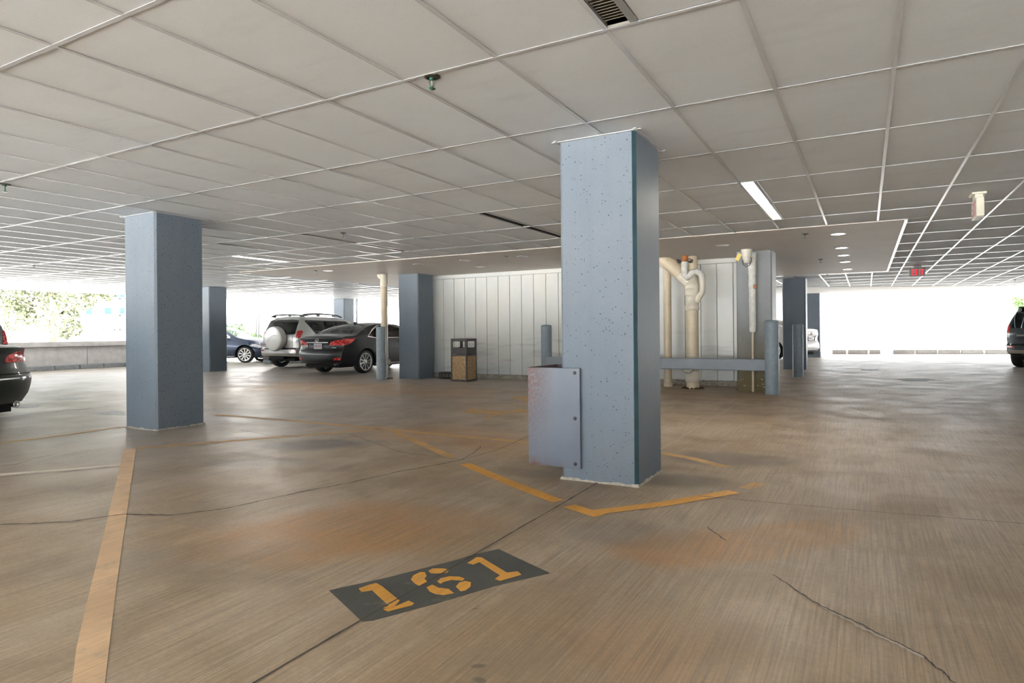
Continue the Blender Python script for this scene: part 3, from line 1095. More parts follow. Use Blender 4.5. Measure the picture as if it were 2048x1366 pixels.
M['aggregate'] = aggregate()
M['bin'] = plain('grey_brown_bin_plastic', (0.075, 0.068, 0.07), 0.5, var=0.1)
bn = empty('litter_bin', (-8.15, 12.38, 0), label='square litter bin with pebbled panels and open black hood', cat='bin')
W = 0.215
m = MB()
for sx in (-1, 1):
    for sy in (-1, 1):
        m.box(*sorted((sx * (W - 0.028), sx * W)), *sorted((sy * (W - 0.028), sy * W)), 0.0, 0.62)
for z0, z1 in ((0.0, 0.04), (0.575, 0.612)):
    m.box(-W + 0.004, W - 0.004, -W + 0.004, W - 0.004, z0, z1)
m.build('frame', M['bin'], bn)
for rz in range(4):
    mt = Matrix.Rotation(rz * PI / 2, 4, 'Z')
    MB().box(-W + 0.028, W - 0.028, -W + 0.008, -W + 0.03, 0.04, 0.575, mt).build('aggregate_panel', M['aggregate'], bn)
m = MB()
m.bbox(-W - 0.004, W + 0.004, -W - 0.004, W + 0.004, 0.93, 0.975, 0.012)
m.box(-W, W, -W, W, 0.622, 0.66)
for rz in range(4):
    mt = Matrix.Rotation(rz * PI / 2, 4, 'Z')
    # hood side with a rounded rectangular opening
    o, r_, zc0, zc1 = 0.165, 0.03, 0.765, 0.915
    ring_o, ring_i = [], []
    hole = []
    for cx_, cz_, a0 in ((o - r_, zc1 - r_, 0), (-o + r_, zc1 - r_, 90), (-o + r_, zc0 + r_, 180), (o - r_, zc0 + r_, 270)):
        for k in range(5):
            a = math.radians(a0 + 22.5 * k)
            hole.append((cx_ + r_ * math.cos(a), cz_ + r_ * math.sin(a)))
    outer = []
    for hx_, hz_ in hole:
        dx_, dz_ = hx_ / o, (hz_ - 0.84) / 0.075
        q = max(abs(dx_), abs(dz_))
        outer.append((max(-W, min(W, dx_ / q * W * 1.0)), 0.84 + (dz_ / q) * (0.09 if dz_ > 0 else 0.18)))
    n = len(hole)
    vs = [(x, -W, z) for x, z in outer] + [(x, -W, z) for x, z in hole] + [(x, -W + 0.012, z) for x, z in hole] + [(x, -W + 0.012, z) for x, z in outer]
    fs = []
    for k in range(n):
        j = (k + 1) % n
        fs += [(k, j, n + j, n + k), (n + k, n + j, 2 * n + j, 2 * n + k), (2 * n + k, 2 * n + j, 3 * n + j, 3 * n + k)]
    m.add(vs, fs, False, mt)
m.build('hood', M['bin'], bn)
MB().box(-W + 0.01, W - 0.01, -W + 0.01, W - 0.01, 0.66, 0.70).build('rim_liner', M['black'], bn)
bb = MB()
bb.bbox(-9.16, -8.66, 12.78, 13.06, 0.012, 0.15, 0.02)
bx = bb.build('wheel_chock', M['black'], None, label='low black box on the floor between column and bin', cat='box')
for k in range(5):
    m = MB()
    m.bbox(-9.12 + k * 0.095, -9.06 + k * 0.095, 12.765, 12.785, 0.03, 0.12, 0.006, seg=1)
    m.build('rib', M['darkmetal'], bx)
for x in (-9.1, -8.75):
    MB().box(x, x + 0.05, 12.85, 12.95, 0.0, 0.02).build('foot', M['darkmetal'], bx)

# ------------------------------------------------------------------ ceiling vents and lights
def slot(x, y0, y1, kind, label):
    """long narrow unit lying in the grid right of the tee at x"""
    cx_ = x + 0.012
    w = SLOT_W - 0.008
    names = {'vent': 'ceiling_vent', 'lamp': 'ceiling_light', 'lamp2': 'ceiling_light'}
    r = empty(names[kind], (cx_, y0, CEIL), label=label, cat='vent' if kind == 'vent' else 'light', group=None)
    L = y1 - y0
    n = max(1, round(L / 1.22))
    m = MB()
    m.box(w - 0.036, w, 0.012, L - 0.012, 0.0, 0.012)
    for k in range(n + 1):
        m.box(0.0, w, max(0.0, k * 1.22 - 0.018), min(L, k * 1.22 + 0.018), 0.0006, 0.0115)
    m.build('frame', M['tee'] if kind != 'vent' else M['louver'], r)
    for k in range(n):
        a, b = k * 1.22 + 0.02, (k + 1) * 1.22 - 0.02
        if kind == 'vent':
            MB().box(0.0, w - 0.036, a, b, 0.105, 0.11).build('backing', M['darkmetal'], r)
            m = MB()
            m.box(-0.004, 0.0, a, b, 0.012, 0.105)
            m.box(w - 0.038, w - 0.034, a, b, 0.012, 0.105)
            m.build('side_wall', M['louver'] if y1 < 3 else M['darkmetal'], r)
            q = a + 0.02
            big = y1 < 3
            step = 0.026 if big else 0.05
            if big:
                sh = MB().box(0.002, w - 0.04, 0, 0.003, 0, 0.03, Matrix.Rotation(math.radians(-38), 4, 'X')).mesh('louver_blade', M['louver'])
                while q < b - 0.03:
                    o = bpy.data.objects.new('louver_blade', sh)
                    COL.objects.link(o)
                    o.parent = r
                    o.location = (0, q, 0.016)
                    q += step
            else:
                m = MB()
                while q < b - 0.03:
                    m.box(0.002, w - 0.04, q, q + 0.003, 0.05, 0.08)
                    q += step
                m.build('louver', M['darkmetal'], r)
        else:
            mt = M['lamp_lit'] if (k == 0 or kind == 'lamp2') else M['lamp_warm']
            MB().box(0.004, w - 0.040, a, b, 0.008, 0.012).build('diffuser', mt, r, label=None)
    return r


slot(*SLOTS[0][:3], 'vent', 'slatted air vent at the top edge of the photo above the near column')
slot(*SLOTS[1][:3], 'lamp', 'lit warm white strip light in the ceiling right of the near column')
slot(*SLOTS[2][:3], 'vent', 'dark slot vent in the ceiling immediately left of the near column')
slot(*SLOTS[3][:3], 'vent', 'dark slot vent in the ceiling between the two large columns')
slot(*SLOTS[4][:3], 'vent', 'short dark slot vent just above the lit strip right of the left column')
slot(*SLOTS[5][:3], 'lamp2', 'lit white strip light in the ceiling right of the left column')
slot(*SLOTS[6][:3], 'vent', 'dark slot vent touching the left column near its top')
slot(*SLOTS[7][:3], 'vent', 'dark slot vent far left, nearer the left column of the two in one row')
slot(*SLOTS[8][:3], 'vent', 'dark slot vent far left, second one away from the left column')
slot(*SLOTS[9][:3], 'vent', 'long dark slot vent at the far left near the open edge')

# access panel and downlights in the drywall
def downlight(x, y, label, lit, group=None):
    r = empty('downlight', (x, y, CEIL - 0.006), label=label, cat='downlight', group=group)
    MB().lathe([(0.105, 0.0), (0.105, -0.004), (0.085, -0.006), (0.085, 0.0)], 28, cap=False).build('trim_ring', M['tee'], r)
    MB().lathe([(0.0, -0.003), (0.086, -0.003)], 28, cap=False).build('lens', M['can_lit'] if lit else M['tee'], r)


for (x, y), lb in zip(((-0.36, 10.79), (-0.37, 12.67), (-0.375, 13.97), (-0.38, 15.34), (-0.38, 17.29)), ('nearest', 'second nearest', 'middle', 'second farthest', 'farthest')):
    downlight(x, y, f'{lb} of five lit downlights in a row right of the stained column', True, 'lit downlights right of the core')
for (x, y), lb in (((-2.11, 11.17), 'unlit downlight above the big drain pipe'), ((-8.19, 10.73), 'unlit downlight over the bin, left one of the front row'), ((-6.96, 10.65), 'unlit downlight over the bin, middle of the front row'),
                   ((-5.69, 10.69), 'unlit downlight beside a sprinkler left of the near column'), ((-7.38, 11.88), 'unlit downlight nearest the pale wall header'), (fl(656, 541, CEIL), 'unlit downlight above the silver off-roader')):
    downlight(x, y, lb, False, 'unlit downlights left of the core')


def sprinkler_proto():
    r = empty('sprinkler', (0, 0, 0), label='x', cat='sprinkler', group='ceiling sprinklers')
    MB().lathe([(0.050, 0.0), (0.050, -0.002), (0.040, -0.008), (0.022, -0.010), (0.020, 0.002)], 24, cap=False).build('escutcheon', M['brass'], r)
    m = MB()
    m.lathe([(0.0, -0.008), (0.012, -0.008), (0.014, -0.018), (0.010, -0.022), (0.0, -0.022)], 14)
    for s_ in (-1, 1):
        m.tube([(s_ * 0.010, 0, -0.02), (s_ * 0.017, 0, -0.034), (s_ * 0.014, 0, -0.048), (s_ * 0.003, 0, -0.060)], 0.0028, 8)
    m.tube([(0, 0, -0.058), (0, 0, -0.068)], 0.005, 10)
    m.build('frame', M['green_metal'], r)
    MB().tube([(0, 0, -0.022), (0, 0, -0.058)], 0.0025, 8).build('bulb', plain('sprinkler_bulb', (0.5, 0.3, 0.25), 0.2), r)
    MB().lathe([(0.0, -0.066), (0.022, -0.067), (0.023, -0.070), (0.0, -0.071)], 18).build('deflector', M['green_metal'], r)
    return r


sp0 = sprinkler_proto()
SPR = [((-2.13, 2.93), 'green tarnished sprinkler nearest the camera, hanging left of the near column'),
       ((-7.14, 2.97), 'dark sprinkler at the left edge of the photo'),
       ((-6.55, 6.84), 'dark sprinkler in the tiles between the two large columns'),
       ((-0.79, 10.51), 'sprinkler in the drywall right of the stained column, nearest of the right-hand row'),
       ((-0.81, 14.5), 'sprinkler beside the second farthest lit downlight'),
       ((-0.89, 18.6), 'sprinkler just beyond the farthest lit downlight'),
       ((-0.97, 21.4), 'sprinkler in the farthest tiles above the distant column'),
       ((-5.93, 10.50), 'sprinkler in the drywall left of the near column'),
       ((-14.74, 6.62), 'sprinkler in the far left tiles above the parapet'),
       ((-10.94, 10.53), 'sprinkler in the drywall above the silver off-roader'),
       ((-15.77, 14.42), 'small distant sprinkler left of the silver off-roader'),
       ((3.9, 24.0), 'distant sprinkler at the far right of the ceiling')]
for k, ((x, y), lb) in enumerate(SPR):
    o = sp0 if k == 0 else copy_tree(sp0)
    dry_ = DRY[0] < x < DRY[1] and DRY[2] < y < DRY[3]
    o.location = (x, y, CEIL - 0.006 if dry_ else CEIL + 0.0048)
    o.rotation_euler = (0, 0, random.uniform(0, 3))
    o['label'] = lb

# ------------------------------------------------------------------ exit signs
M['signgrey'] = plain('grey_sign_case', (0.17, 0.18, 0.165), 0.5)
M['signcream'] = plain('cream_sign_case', (0.62, 0.60, 0.50), 0.45)
M['signwhite'] = plain('white_sign_case', (0.80, 0.78, 0.74), 0.4)
M['exitred'] = emitter('lit_red_letters', (0.80, 0.01, 0.04), 0.35)
M['exitpink'] = plain('unlit_red_letters', (0.60, 0.16, 0.16), 0.5)


def letters_exit(h, w, t=None):
    """strokes of EXIT as quads in (x, z), origin bottom left, total width w"""
    lw = w / 4.6
    s_ = h * 0.15
    out = []
    g = lw * 1.2
    out += [[(0, 0), (s_, 0), (s_, h), (0, h)]] + [[(s_, z), (lw, z), (lw, z + s_), (s_, z + s_)] for z in (0, h / 2 - s_ / 2, h - s_)]
    x = g
    out += [[(x, 0), (x + s_ * 1.1, 0), (x + lw, h), (x + lw - s_ * 1.1, h)], [(x + lw - s_ * 1.1, 0), (x + lw, 0), (x + s_ * 1.1, h), (x, h)]]
    x = 2 * g + lw * 0.30
    out += [[(x, 0), (x + s_ * 1.1, 0), (x + s_ * 1.1, h), (x, h)]]
    x = 2 * g + lw
    out += [[(x, h - s_), (x + lw, h - s_), (x + lw, h), (x, h)], [(x + lw / 2 - s_ / 2, 0), (x + lw / 2 + s_ / 2, 0), (x + lw / 2 + s_ / 2, h - s_), (x + lw / 2 - s_ / 2, h - s_)]]
    return out


def exit_sign(loc, rz, case, letter, edge, label, w=0.31, h=0.19, d=0.055, canopy=0.13, gap=0.05):
    r = empty('exit_sign', loc, rz, label=label, cat='exit sign')
    MB().bbox(-w / 2, w / 2, -d / 2, d / 2, -gap - h, -gap, 0.005, seg=1).build('housing', case, r)
    m = MB()
    m.prism([(-canopy / 2, -d * 0.5), (canopy / 2, -d * 0.5), (canopy / 2, d * 0.5), (-canopy / 2, d * 0.5)], -gap, -0.001)
    m.box(-canopy * 0.62, canopy * 0.62, -d * 0.9, d * 0.9, -0.022, -0.001)
    m.build('canopy', case if edge is None else edge, r)
    for sy, nm in ((-1, 'lettering'), (1, 'lettering')):
        m = MB()
        for q in letters_exit(h * 0.74, w * 0.80):
            vs = [(x - w * 0.37, -d / 2 - 0.002, z - gap - h + h * 0.13) for x, z in q] + [(x - w * 0.37, -d / 2 + 0.001, z - gap - h + h * 0.13) for x, z in q]
            m.add(vs, [(0, 1, 2, 3), (7, 6, 5, 4), (0, 4, 5, 1), (1, 5, 6, 2), (2, 6, 7, 3), (3, 7, 4, 0)], False, Matrix.Rotation(0 if sy < 0 else PI, 4, 'Z'))
        m.build(nm, letter, r)
    return r


exit_sign((1.04, 17.4, CEIL), 0.0, M['signgrey'], M['exitred'], None, 'grey exit sign with lit red letters hanging in the right lane')
e1 = exit_sign((1.055, 8.40, CEIL), -PI / 2, M['signcream'], M['exitpink'], M['signcream'], 'cream exit sign seen edge-on hanging near the right edge', w=0.35, h=0.20, d=0.07, canopy=0.19, gap=0.065)
MB().box(-0.165, 0.165, -0.0365, -0.0352, -0.255, -0.075).build('face_plate', M['signwhite'], e1)

# ================================================================== OUTSIDE
def onX(x, y, X):
    d = ray(x, y)
    p = _C + d * (X / d.x)
    return (p.x, p.y, p.z)


M['facade'] = plain('white_facade', (0.55, 0.54, 0.53), 0.8, var=0.03, scale=0.1)
M['pane'] = plain('blue_window_glass', (0.012, 0.045, 0.09), 0.3, var=0.2, scale=0.6)
M['pane_dull'] = plain('dull_window_glass', (0.07, 0.07, 0.075), 0.3, var=0.1)
M['frame'] = plain('window_frame', (0.3, 0.3, 0.3), 0.5)
XB = -110.0
p0, p1 = onX(60, 660, XB), onX(400, 660, XB)
bld = empty('office_building', (XB, (p0[1] + p1[1]) / 2, 0), label='white building with blue windows beyond the parapet at left', cat='building')
cyb = (p0[1] + p1[1]) / 2
MB().box(-14, 0, p0[1] - cyb, p1[1] - cyb, -0.02, 16).build('wall', M['facade'], bld)
for (a, b), rows in (((171, 182), ((585, 592, 1), (615, 629, 1), (644, 656, 0))), ((208, 221), ((585, 593, 1), (616, 628, 1), (645, 656, 0))),
                     ((230, 236), ((586, 594, 1), (608, 628, 0), (645, 656, 0))), ((239, 248), ((586, 594, 1), (616, 628, 1), (646, 656, 0)))):
    for y0, y1, blue in rows:
        q0, q1 = onX(a, y1, XB), onX(b, y0, XB)
        f = MB().box(0.02, 0.14, q0[1] - cyb - 0.12, q1[1] - cyb + 0.12, q0[2] - 0.12, q1[2] + 0.12).build('window', M['frame'], bld)
        MB().box(0.141, 0.16, q0[1] - cyb, q1[1] - cyb, q0[2], q1[2]).build('pane', M['pane'] if blue else M['pane_dull'], f)
        MB().box(0.02, 0.35, q0[1] - cyb - 0.2, q1[1] - cyb + 0.2, q0[2] - 0.42, q0[2] - 0.2).build('sill', M['pane_dull'], f)
# pale low building far left and facade behind the parked cars
b2 = empty('office_building', (-95, 15, 0), label='plain pale building at the far left edge beyond the parapet', cat='building')
MB().prism([(-6, -40), (6, -40), (6, 19), (-6, 19)], -0.02, 11).build('wall', plain('light_grey_facade', (0.20, 0.20, 0.195), 0.8), b2)
m = MB()
m.box(6.0, 6.35, -40, 19.2, 9.6, 10.4)
m.build('cornice', M['facade'], b2)
b3 = empty('office_building', (-46, 50, 0), math.radians(28), label='pale facade with a grey pier behind the parked cars', cat='building')
MB().box(-24, 22, 0, 8, -0.02, 14).build('wall', M['facade'], b3)


def on_b3(x, y):
    """point of the facade plane of the building behind the cars"""
    d = ray(x, y)
    a = math.radians(28)
    nrm = Vector((math.sin(a), -math.cos(a), 0))
    t_ = (Vector((-46, 50, 0)) - _C).dot(nrm) / d.dot(nrm)
    p = _C + d * t_ - Vector((-46, 50, 0))
    return (p.x * math.cos(a) + p.y * math.sin(a), p.z + 0.0)


M['pier'] = plain('grey_stone_pier', (0.11, 0.107, 0.10), 0.8, var=0.1, scale=0.5)
for x0, x1, y0, y1, nm, mt in ((480, 505, 603, 690, 'pier', 'pier'), (524, 548, 638, 662, 'panel', 'pane_dull'), (610, 640, 603, 690, 'pier', 'pane_dull')):
    q0, q1 = on_b3(x0, y1), on_b3(x1, y0)
    MB().box(q0[0], q1[0], -0.5, -0.02, max(0, q0[1]), q1[1]).build(nm, M[mt], b3)
q0, q1 = on_b3(538, 608), on_b3(546, 592)
f = MB().box(q0[0] - 0.1, q1[0] + 0.1, -0.1, -0.02, q0[1] - 0.1, q1[1] + 0.1).build('window', M['frame'], b3)
MB().box(q0[0], q1[0], -0.14, -0.10, q0[1], q1[1]).build('pane', plain('violet_window', (0.03, 0.035, 0.08), 0.2), f)

M['postgrey'] = plain('grey_frame_steel', (0.14, 0.14, 0.145), 0.5)
# steel frame at the open edge
fx, fy = fl(513, 721)
fr = empty('steel_frame', (fx, fy, 0), math.radians(28), label='slim white steel posts under a dark lintel right of the dark blue car', cat='frame')
for s_ in (0.0, 0.11):
    MB().box(s_ - 0.013, s_ + 0.013, -0.02, 0.02, 0, 2.545).build('post', M['postgrey'], fr)
MB().box(-1.75, 0.13, -0.03, 0.03, 2.515, 2.555).build('lintel', M['kerb'], fr)

# course-stone planter wall
pxy = Vector(fl(513, 728))
pl = empty('planter_wall', (pxy.x + 0.05, pxy.y + 0.25, 0), math.radians(24), label='low grey coursed stone wall left of the silver off-roader', cat='wall')
M['stone'] = plain('weathered_grey_stone', (0.16, 0.155, 0.15), 0.85, var=0.25, scale=6, bump=0.3)
z = 0.0
for row, h in enumerate((0.17, 0.13, 0.12, 0.12, 0.12, 0.11)):
    x = -0.0
    k = 0
    while x < 3.2:
        L = random.uniform(0.30, 0.55)
        MB().bbox(x + 0.006, min(x + L, 3.3) - 0.006, random.uniform(-0.012, 0.008), 0.4, z + 0.006, z + h - 0.004, 0.01, seg=1).build('stone_block', M['kerb'] if row == 0 and k == 0 else M['stone'], pl)
        x += L
        k += 1
    z += h

# ------------------------------------------------------------------ bicycles by the planter wall
def bicycle():
    r = empty('bicycle', (0, 0, 0), label='x', cat='bicycle', group='bicycles by the planter wall')
    for x in (-0.52, 0.52):
        mt = Matrix.Translation((x, 0, 0.34)) @ Matrix.Rotation(PI / 2, 4, 'X')
        w = MB()
        cs = [mt @ Vector((0.325 * math.cos(a), 0.325 * math.sin(a), 0)) for a in [2 * PI * k / 28 for k in range(28)]]
        w.tube(cs, 0.015, 6, closed=True)
        for k in range(12):
            a = 2 * PI * k / 12
            w.tube([(x, 0, 0.34), (x + 0.32 * math.cos(a), 0, 0.34 + 0.32 * math.sin(a))], 0.002, 4, cap=False)
        w.build('wheel', M['black'], r)
    m = MB()
    for a, b in (((-0.52, 0, 0.34), (-0.10, 0, 0.30)), ((-0.10, 0, 0.30), (-0.20, 0, 0.82)), ((-0.52, 0, 0.34), (-0.18, 0, 0.74)), ((-0.18, 0, 0.76), (0.36, 0, 0.80)), ((-0.10, 0, 0.30), (0.37, 0, 0.72)), ((0.35, 0, 0.90), (0.52, 0, 0.34))):
        m.tube([a, b], 0.016, 8)
    m.build('frame', plain('blue_bicycle_frame', (0.10, 0.14, 0.28), 0.35), r)
    MB().tube([(0.30, -0.28, 1.03), (0.36, -0.18, 1.02), (0.35, 0, 1.0), (0.36, 0.18, 1.02), (0.30, 0.28, 1.03)], 0.013, 8).tube([(0.35, 0, 0.88), (0.345, 0, 1.01)], 0.014, 8).build('handlebar', M['black'], r)
    MB().bbox(-0.34, -0.08, -0.06, 0.06, 0.86, 0.91, 0.02).tube([(-0.20, 0, 0.78), (-0.205, 0, 0.88)], 0.013, 8).build('saddle', M['black'], r)
    return r


bk = bicycle()
bx0, by0 = fl(503, 716)
bk.location = (bx0, by0 + 0.4, 0)
bk.rotation_euler = (0, 0, math.radians(20))
bk['label'] = 'bicycle leaning behind the nose of the dark blue car'
bk2 = copy_tree(bk)
bx0, by0 = fl(530, 716)
bk2.location = (bx0 - 0.2, by0 + 1.6, 0)
bk2.rotation_euler = (0, 0, math.radians(35))
bk2['label'] = 'bicycle behind the coursed stone wall'

# ------------------------------------------------------------------ trees and shrubs
def leaf_cloud(n, centres, size, parent, mat, name='foliage', rs=3):
    rnd = random.Random(rs)
    vs, fs = [], []
    for k in range(n):
        c, r = rnd.choice(centres)
        d = Vector((rnd.gauss(0, 1), rnd.gauss(0, 1), rnd.gauss(0, 1))).normalized() * r * rnd.random() ** 0.4
        p = Vector(c) + d
        e = Euler((rnd.uniform(0, 6), rnd.uniform(0, 6), rnd.uniform(0, 6))).to_matrix()
        s_ = size * rnd.uniform(0.6, 1.3)
        b = len(vs)
        for q in ((-0.5, -1, 0), (0.5, -1, 0.1), (0.7, 0.1, 0), (0, 1.1, 0.1), (-0.7, 0.1, 0)):
            vs.append(tuple(p + e @ (Vector(q) * s_)))
        fs.append((b, b + 1, b + 2, b + 3, b + 4))
    m = MB()
    m.add(vs, fs)
    return m.build(name, mat, parent, kind='stuff')


def leafmat(name, a, b):
    t = NT(name)
    g = t.n.new('ShaderNodeNewGeometry')
    t.color(t.mix(g.outputs['Random Per Island'], a, b)).set(Roughness=0.5)
    return t.m


M['leaf_pale'] = leafmat('pale_leaves', (0.045, 0.065, 0.02), (0.22, 0.23, 0.15))
M['leaf_green'] = leafmat('green_leaves', (0.02, 0.07, 0.01), (0.08, 0.18, 0.035))
M['bark'] = plain('bark', (0.16, 0.13, 0.10), 0.9, var=0.3)


def tree(px, dist_x, n, label, mat, r=4.6, zc=6.2, size=0.2):
    x, y, _ = onX(px, 660, dist_x)
    t_ = empty('tree', (x, y, -0.02), label=label, cat='tree')
    m = MB()
    m.tube([(0, 0, 0), (0.1, 0, 1.5), (0.05, 0.1, 3.2), (0.2, 0, 5.5)], [0.32, 0.24, 0.2, 0.1], 10)
    for k in range(8):
        a = k * 2.4
        z0 = 1.6 + k * 0.4
        m.tube([(0.08, 0.05, z0), (1.3 * math.cos(a), 1.3 * math.sin(a), z0 + 1.0), (2.9 * math.cos(a), 2.9 * math.sin(a), z0 + 1.8)], [0.10, 0.06, 0.02], 6)
    m.build('trunk', M['bark'], t_)
    rnd = random.Random(int(px))
    cs = [((rnd.uniform(-r, r) * 0.72, rnd.uniform(-r, r) * 0.72, zc + rnd.uniform(-0.62, 0.8) * r), rnd.uniform(0.8, 1.5)) for _ in range(26)]
    leaf_cloud(n, cs, size, t_, mat, rs=int(px))
    return t_


tree(105, -60, 15000, 'pale sunlit leafy tree beyond the parapet at left', M['leaf_pale'], r=4.6, zc=3.9, size=0.115)
x, y, _ = onX(457, 700, -25.6)
sh = empty('shrub', (x, y, -0.02), label='bright green shrub behind the dark blue car', cat='shrub')
leaf_cloud(900, [((0, 0, 1.2), 0.35), ((0.3, 0.3, 1.35), 0.3), ((-0.4, 0.1, 1.3), 0.3), ((0.8, 0.6, 1.0), 0.3), ((1.3, 0.5, 0.9), 0.3), ((0.2, 0.1, 0.5), 0.4)], 0.05, sh, M['leaf_green'])
m = MB()
for k in range(6):
    m.tube([(0, 0, 0), (math.cos(k) * 0.2, math.sin(k) * 0.2, 0.6), (math.cos(k) * 0.4, math.sin(k) * 0.4, 1.2)], 0.012, 5)
m.build('stem', M['bark'], sh)
x, y = (_C + ray(2042, 610) * (55 / FPX)).x, (_C + ray(2042, 610) * (55 / FPX)).y
fs_ = empty('tree', (x, y, -0.02), label='far green tree crown at the right edge above the dark car', cat='tree')
leaf_cloud(2600, [((0, 0, 3.2), 0.5), ((0.2, 0, 2.9), 0.4), ((-0.2, 0.1, 3.4), 0.4)], 0.08, fs_, M['leaf_green'], rs=9)
MB().tube([(0, 0, 0), (0, 0, 3.0)], 0.05, 8).build('trunk', M['facade'], fs_)

#CARS#
# ================================================================== CARS
def paint(name, col, rough=0.3, metal=0.5, coat=0.45):
    t = NT(name)
    t.color(col).set(Roughness=rough, Metallic=metal, Coat_Weight=coat, Coat_Roughness=0.03)
    return t.m


def glass_mat(name, tint, opac):
    """tinted glass: partly clear, with a mirror-like film"""
    t = NT(name)
    out = t.n['Material Output']
    tr = t.n.new('ShaderNodeBsdfTransparent')
    tr.inputs[0].default_value = (*tint, 1)
    gl = t.n.new('ShaderNodeBsdfGlossy')
    gl.inputs['Roughness'].default_value = 0.02
    fr = t.n.new('ShaderNodeFresnel')
    fr.inputs[0].default_value = 1.5
    mx = t.n.new('ShaderNodeMixShader')
    t.l.new(fr.outputs[0], mx.inputs[0])
    t.l.new(tr.outputs[0], mx.inputs[1])
    t.l.new(gl.outputs[0], mx.inputs[2])
    t.l.new(mx.outputs[0], out.inputs[0])
    return t.m


M['glass'] = glass_mat('clear_car_glass', (0.62, 0.72, 0.70), 0)
M['glass_dark'] = glass_mat('dark_tinted_glass', (0.10, 0.12, 0.13), 0)
M['glass_mid'] = glass_mat('grey_tinted_glass', (0.35, 0.42, 0.42), 0)
M['rubber'] = plain('tyre_rubber', (0.022, 0.022, 0.022), 0.75, var=0.2, scale=20)
M['alloy'] = plain('alloy_wheel', (0.62, 0.62, 0.60), 0.28, metal=0.85)
M['chrome'] = plain('chrome', (0.8, 0.8, 0.8), 0.08, metal=1.0)
M['trimblack'] = plain('black_trim', (0.02, 0.02, 0.022), 0.35)
M['seat'] = plain('dark_seat_fabric', (0.06, 0.06, 0.065), 0.8)
M['well'] = plain('wheel_well', (0.012, 0.012, 0.012), 0.9)


def lamp_mat(name, col, e=0.12):
    t = NT(name)
    st = t.noise(1.0, 2, 0.5, vec=t.map((3, 22, 30)))
    t.color(t.mix(t.ramp(st, 0.45, 0.6), col, tuple(min(1, c * 2.2 + 0.06) for c in col))).set(Roughness=0.12, Coat_Weight=1.0)
    return t.m


M['tail'] = lamp_mat('red_lamp_lens', (0.55, 0.02, 0.02))
M['tail_clear'] = lamp_mat('clear_lamp_lens', (0.55, 0.42, 0.40))
M['amber'] = lamp_mat('amber_lamp_lens', (0.85, 0.16, 0.02))
M['head'] = lamp_mat('head_lamp_lens', (0.55, 0.58, 0.60))
M['plate'] = plain('number_plate', (0.55, 0.52, 0.56), 0.4)
M['platemark'] = plain('plate_characters', (0.25, 0.13, 0.16), 0.5)


def interp(tab, x):
    """smooth (monotone cubic) interpolation of a table"""
    xs = [p[0] for p in tab]
    ys = [p[1] for p in tab]
    if x <= xs[0]: return ys[0]
    if x >= xs[-1]: return ys[-1]
    n = len(xs)
    h = [xs[i + 1] - xs[i] for i in range(n - 1)]
    d = [(ys[i + 1] - ys[i]) / h[i] for i in range(n - 1)]
    mm = [d[0]] + [0.0 if d[i - 1] * d[i] <= 0 else 2 * d[i - 1] * d[i] / (d[i - 1] + d[i]) for i in range(1, n - 1)] + [d[-1]]
    i = 0
    while x > xs[i + 1]: i += 1
    t = (x - xs[i]) / h[i]
    return ((1 + 2 * t) * (1 - t) ** 2 * ys[i] + t * (1 - t) ** 2 * h[i] * mm[i] + t * t * (3 - 2 * t) * ys[i + 1] + t * t * (t - 1) * h[i] * mm[i + 1])


def pip(p, poly):
    x, y = p
    c = False
    j = len(poly) - 1
    for i in range(len(poly)):
        xi, yi = poly[i]
        xj, yj = poly[j]
        if (yi > y) != (yj > y) and x < (xj - xi) * (y - yi) / (yj - yi + 1e-12) + xi:
            c = not c
        j = i
    return c


def rounded(poly, r=0.05, n=4):
    """round the corners of a polygon"""
    out = []
    N = len(poly)
    for i in range(N):
        p = Vector(poly[i])
        a = Vector(poly[i - 1]) - p
        b = Vector(poly[(i + 1) % N]) - p
        rr = min(r, a.length * 0.45, b.length * 0.45)
        A_, B_2 = p + a.normalized() * rr, p + b.normalized() * rr
        for k in range(n + 1):
            t = k / n
            q = A_ * (1 - t) ** 2 + p * 2 * t * (1 - t) + B_2 * t * t
            out.append((q.x, q.y))
    return out


SIDE, TOP, REAR, FRONT = 0, 1, 2, 3


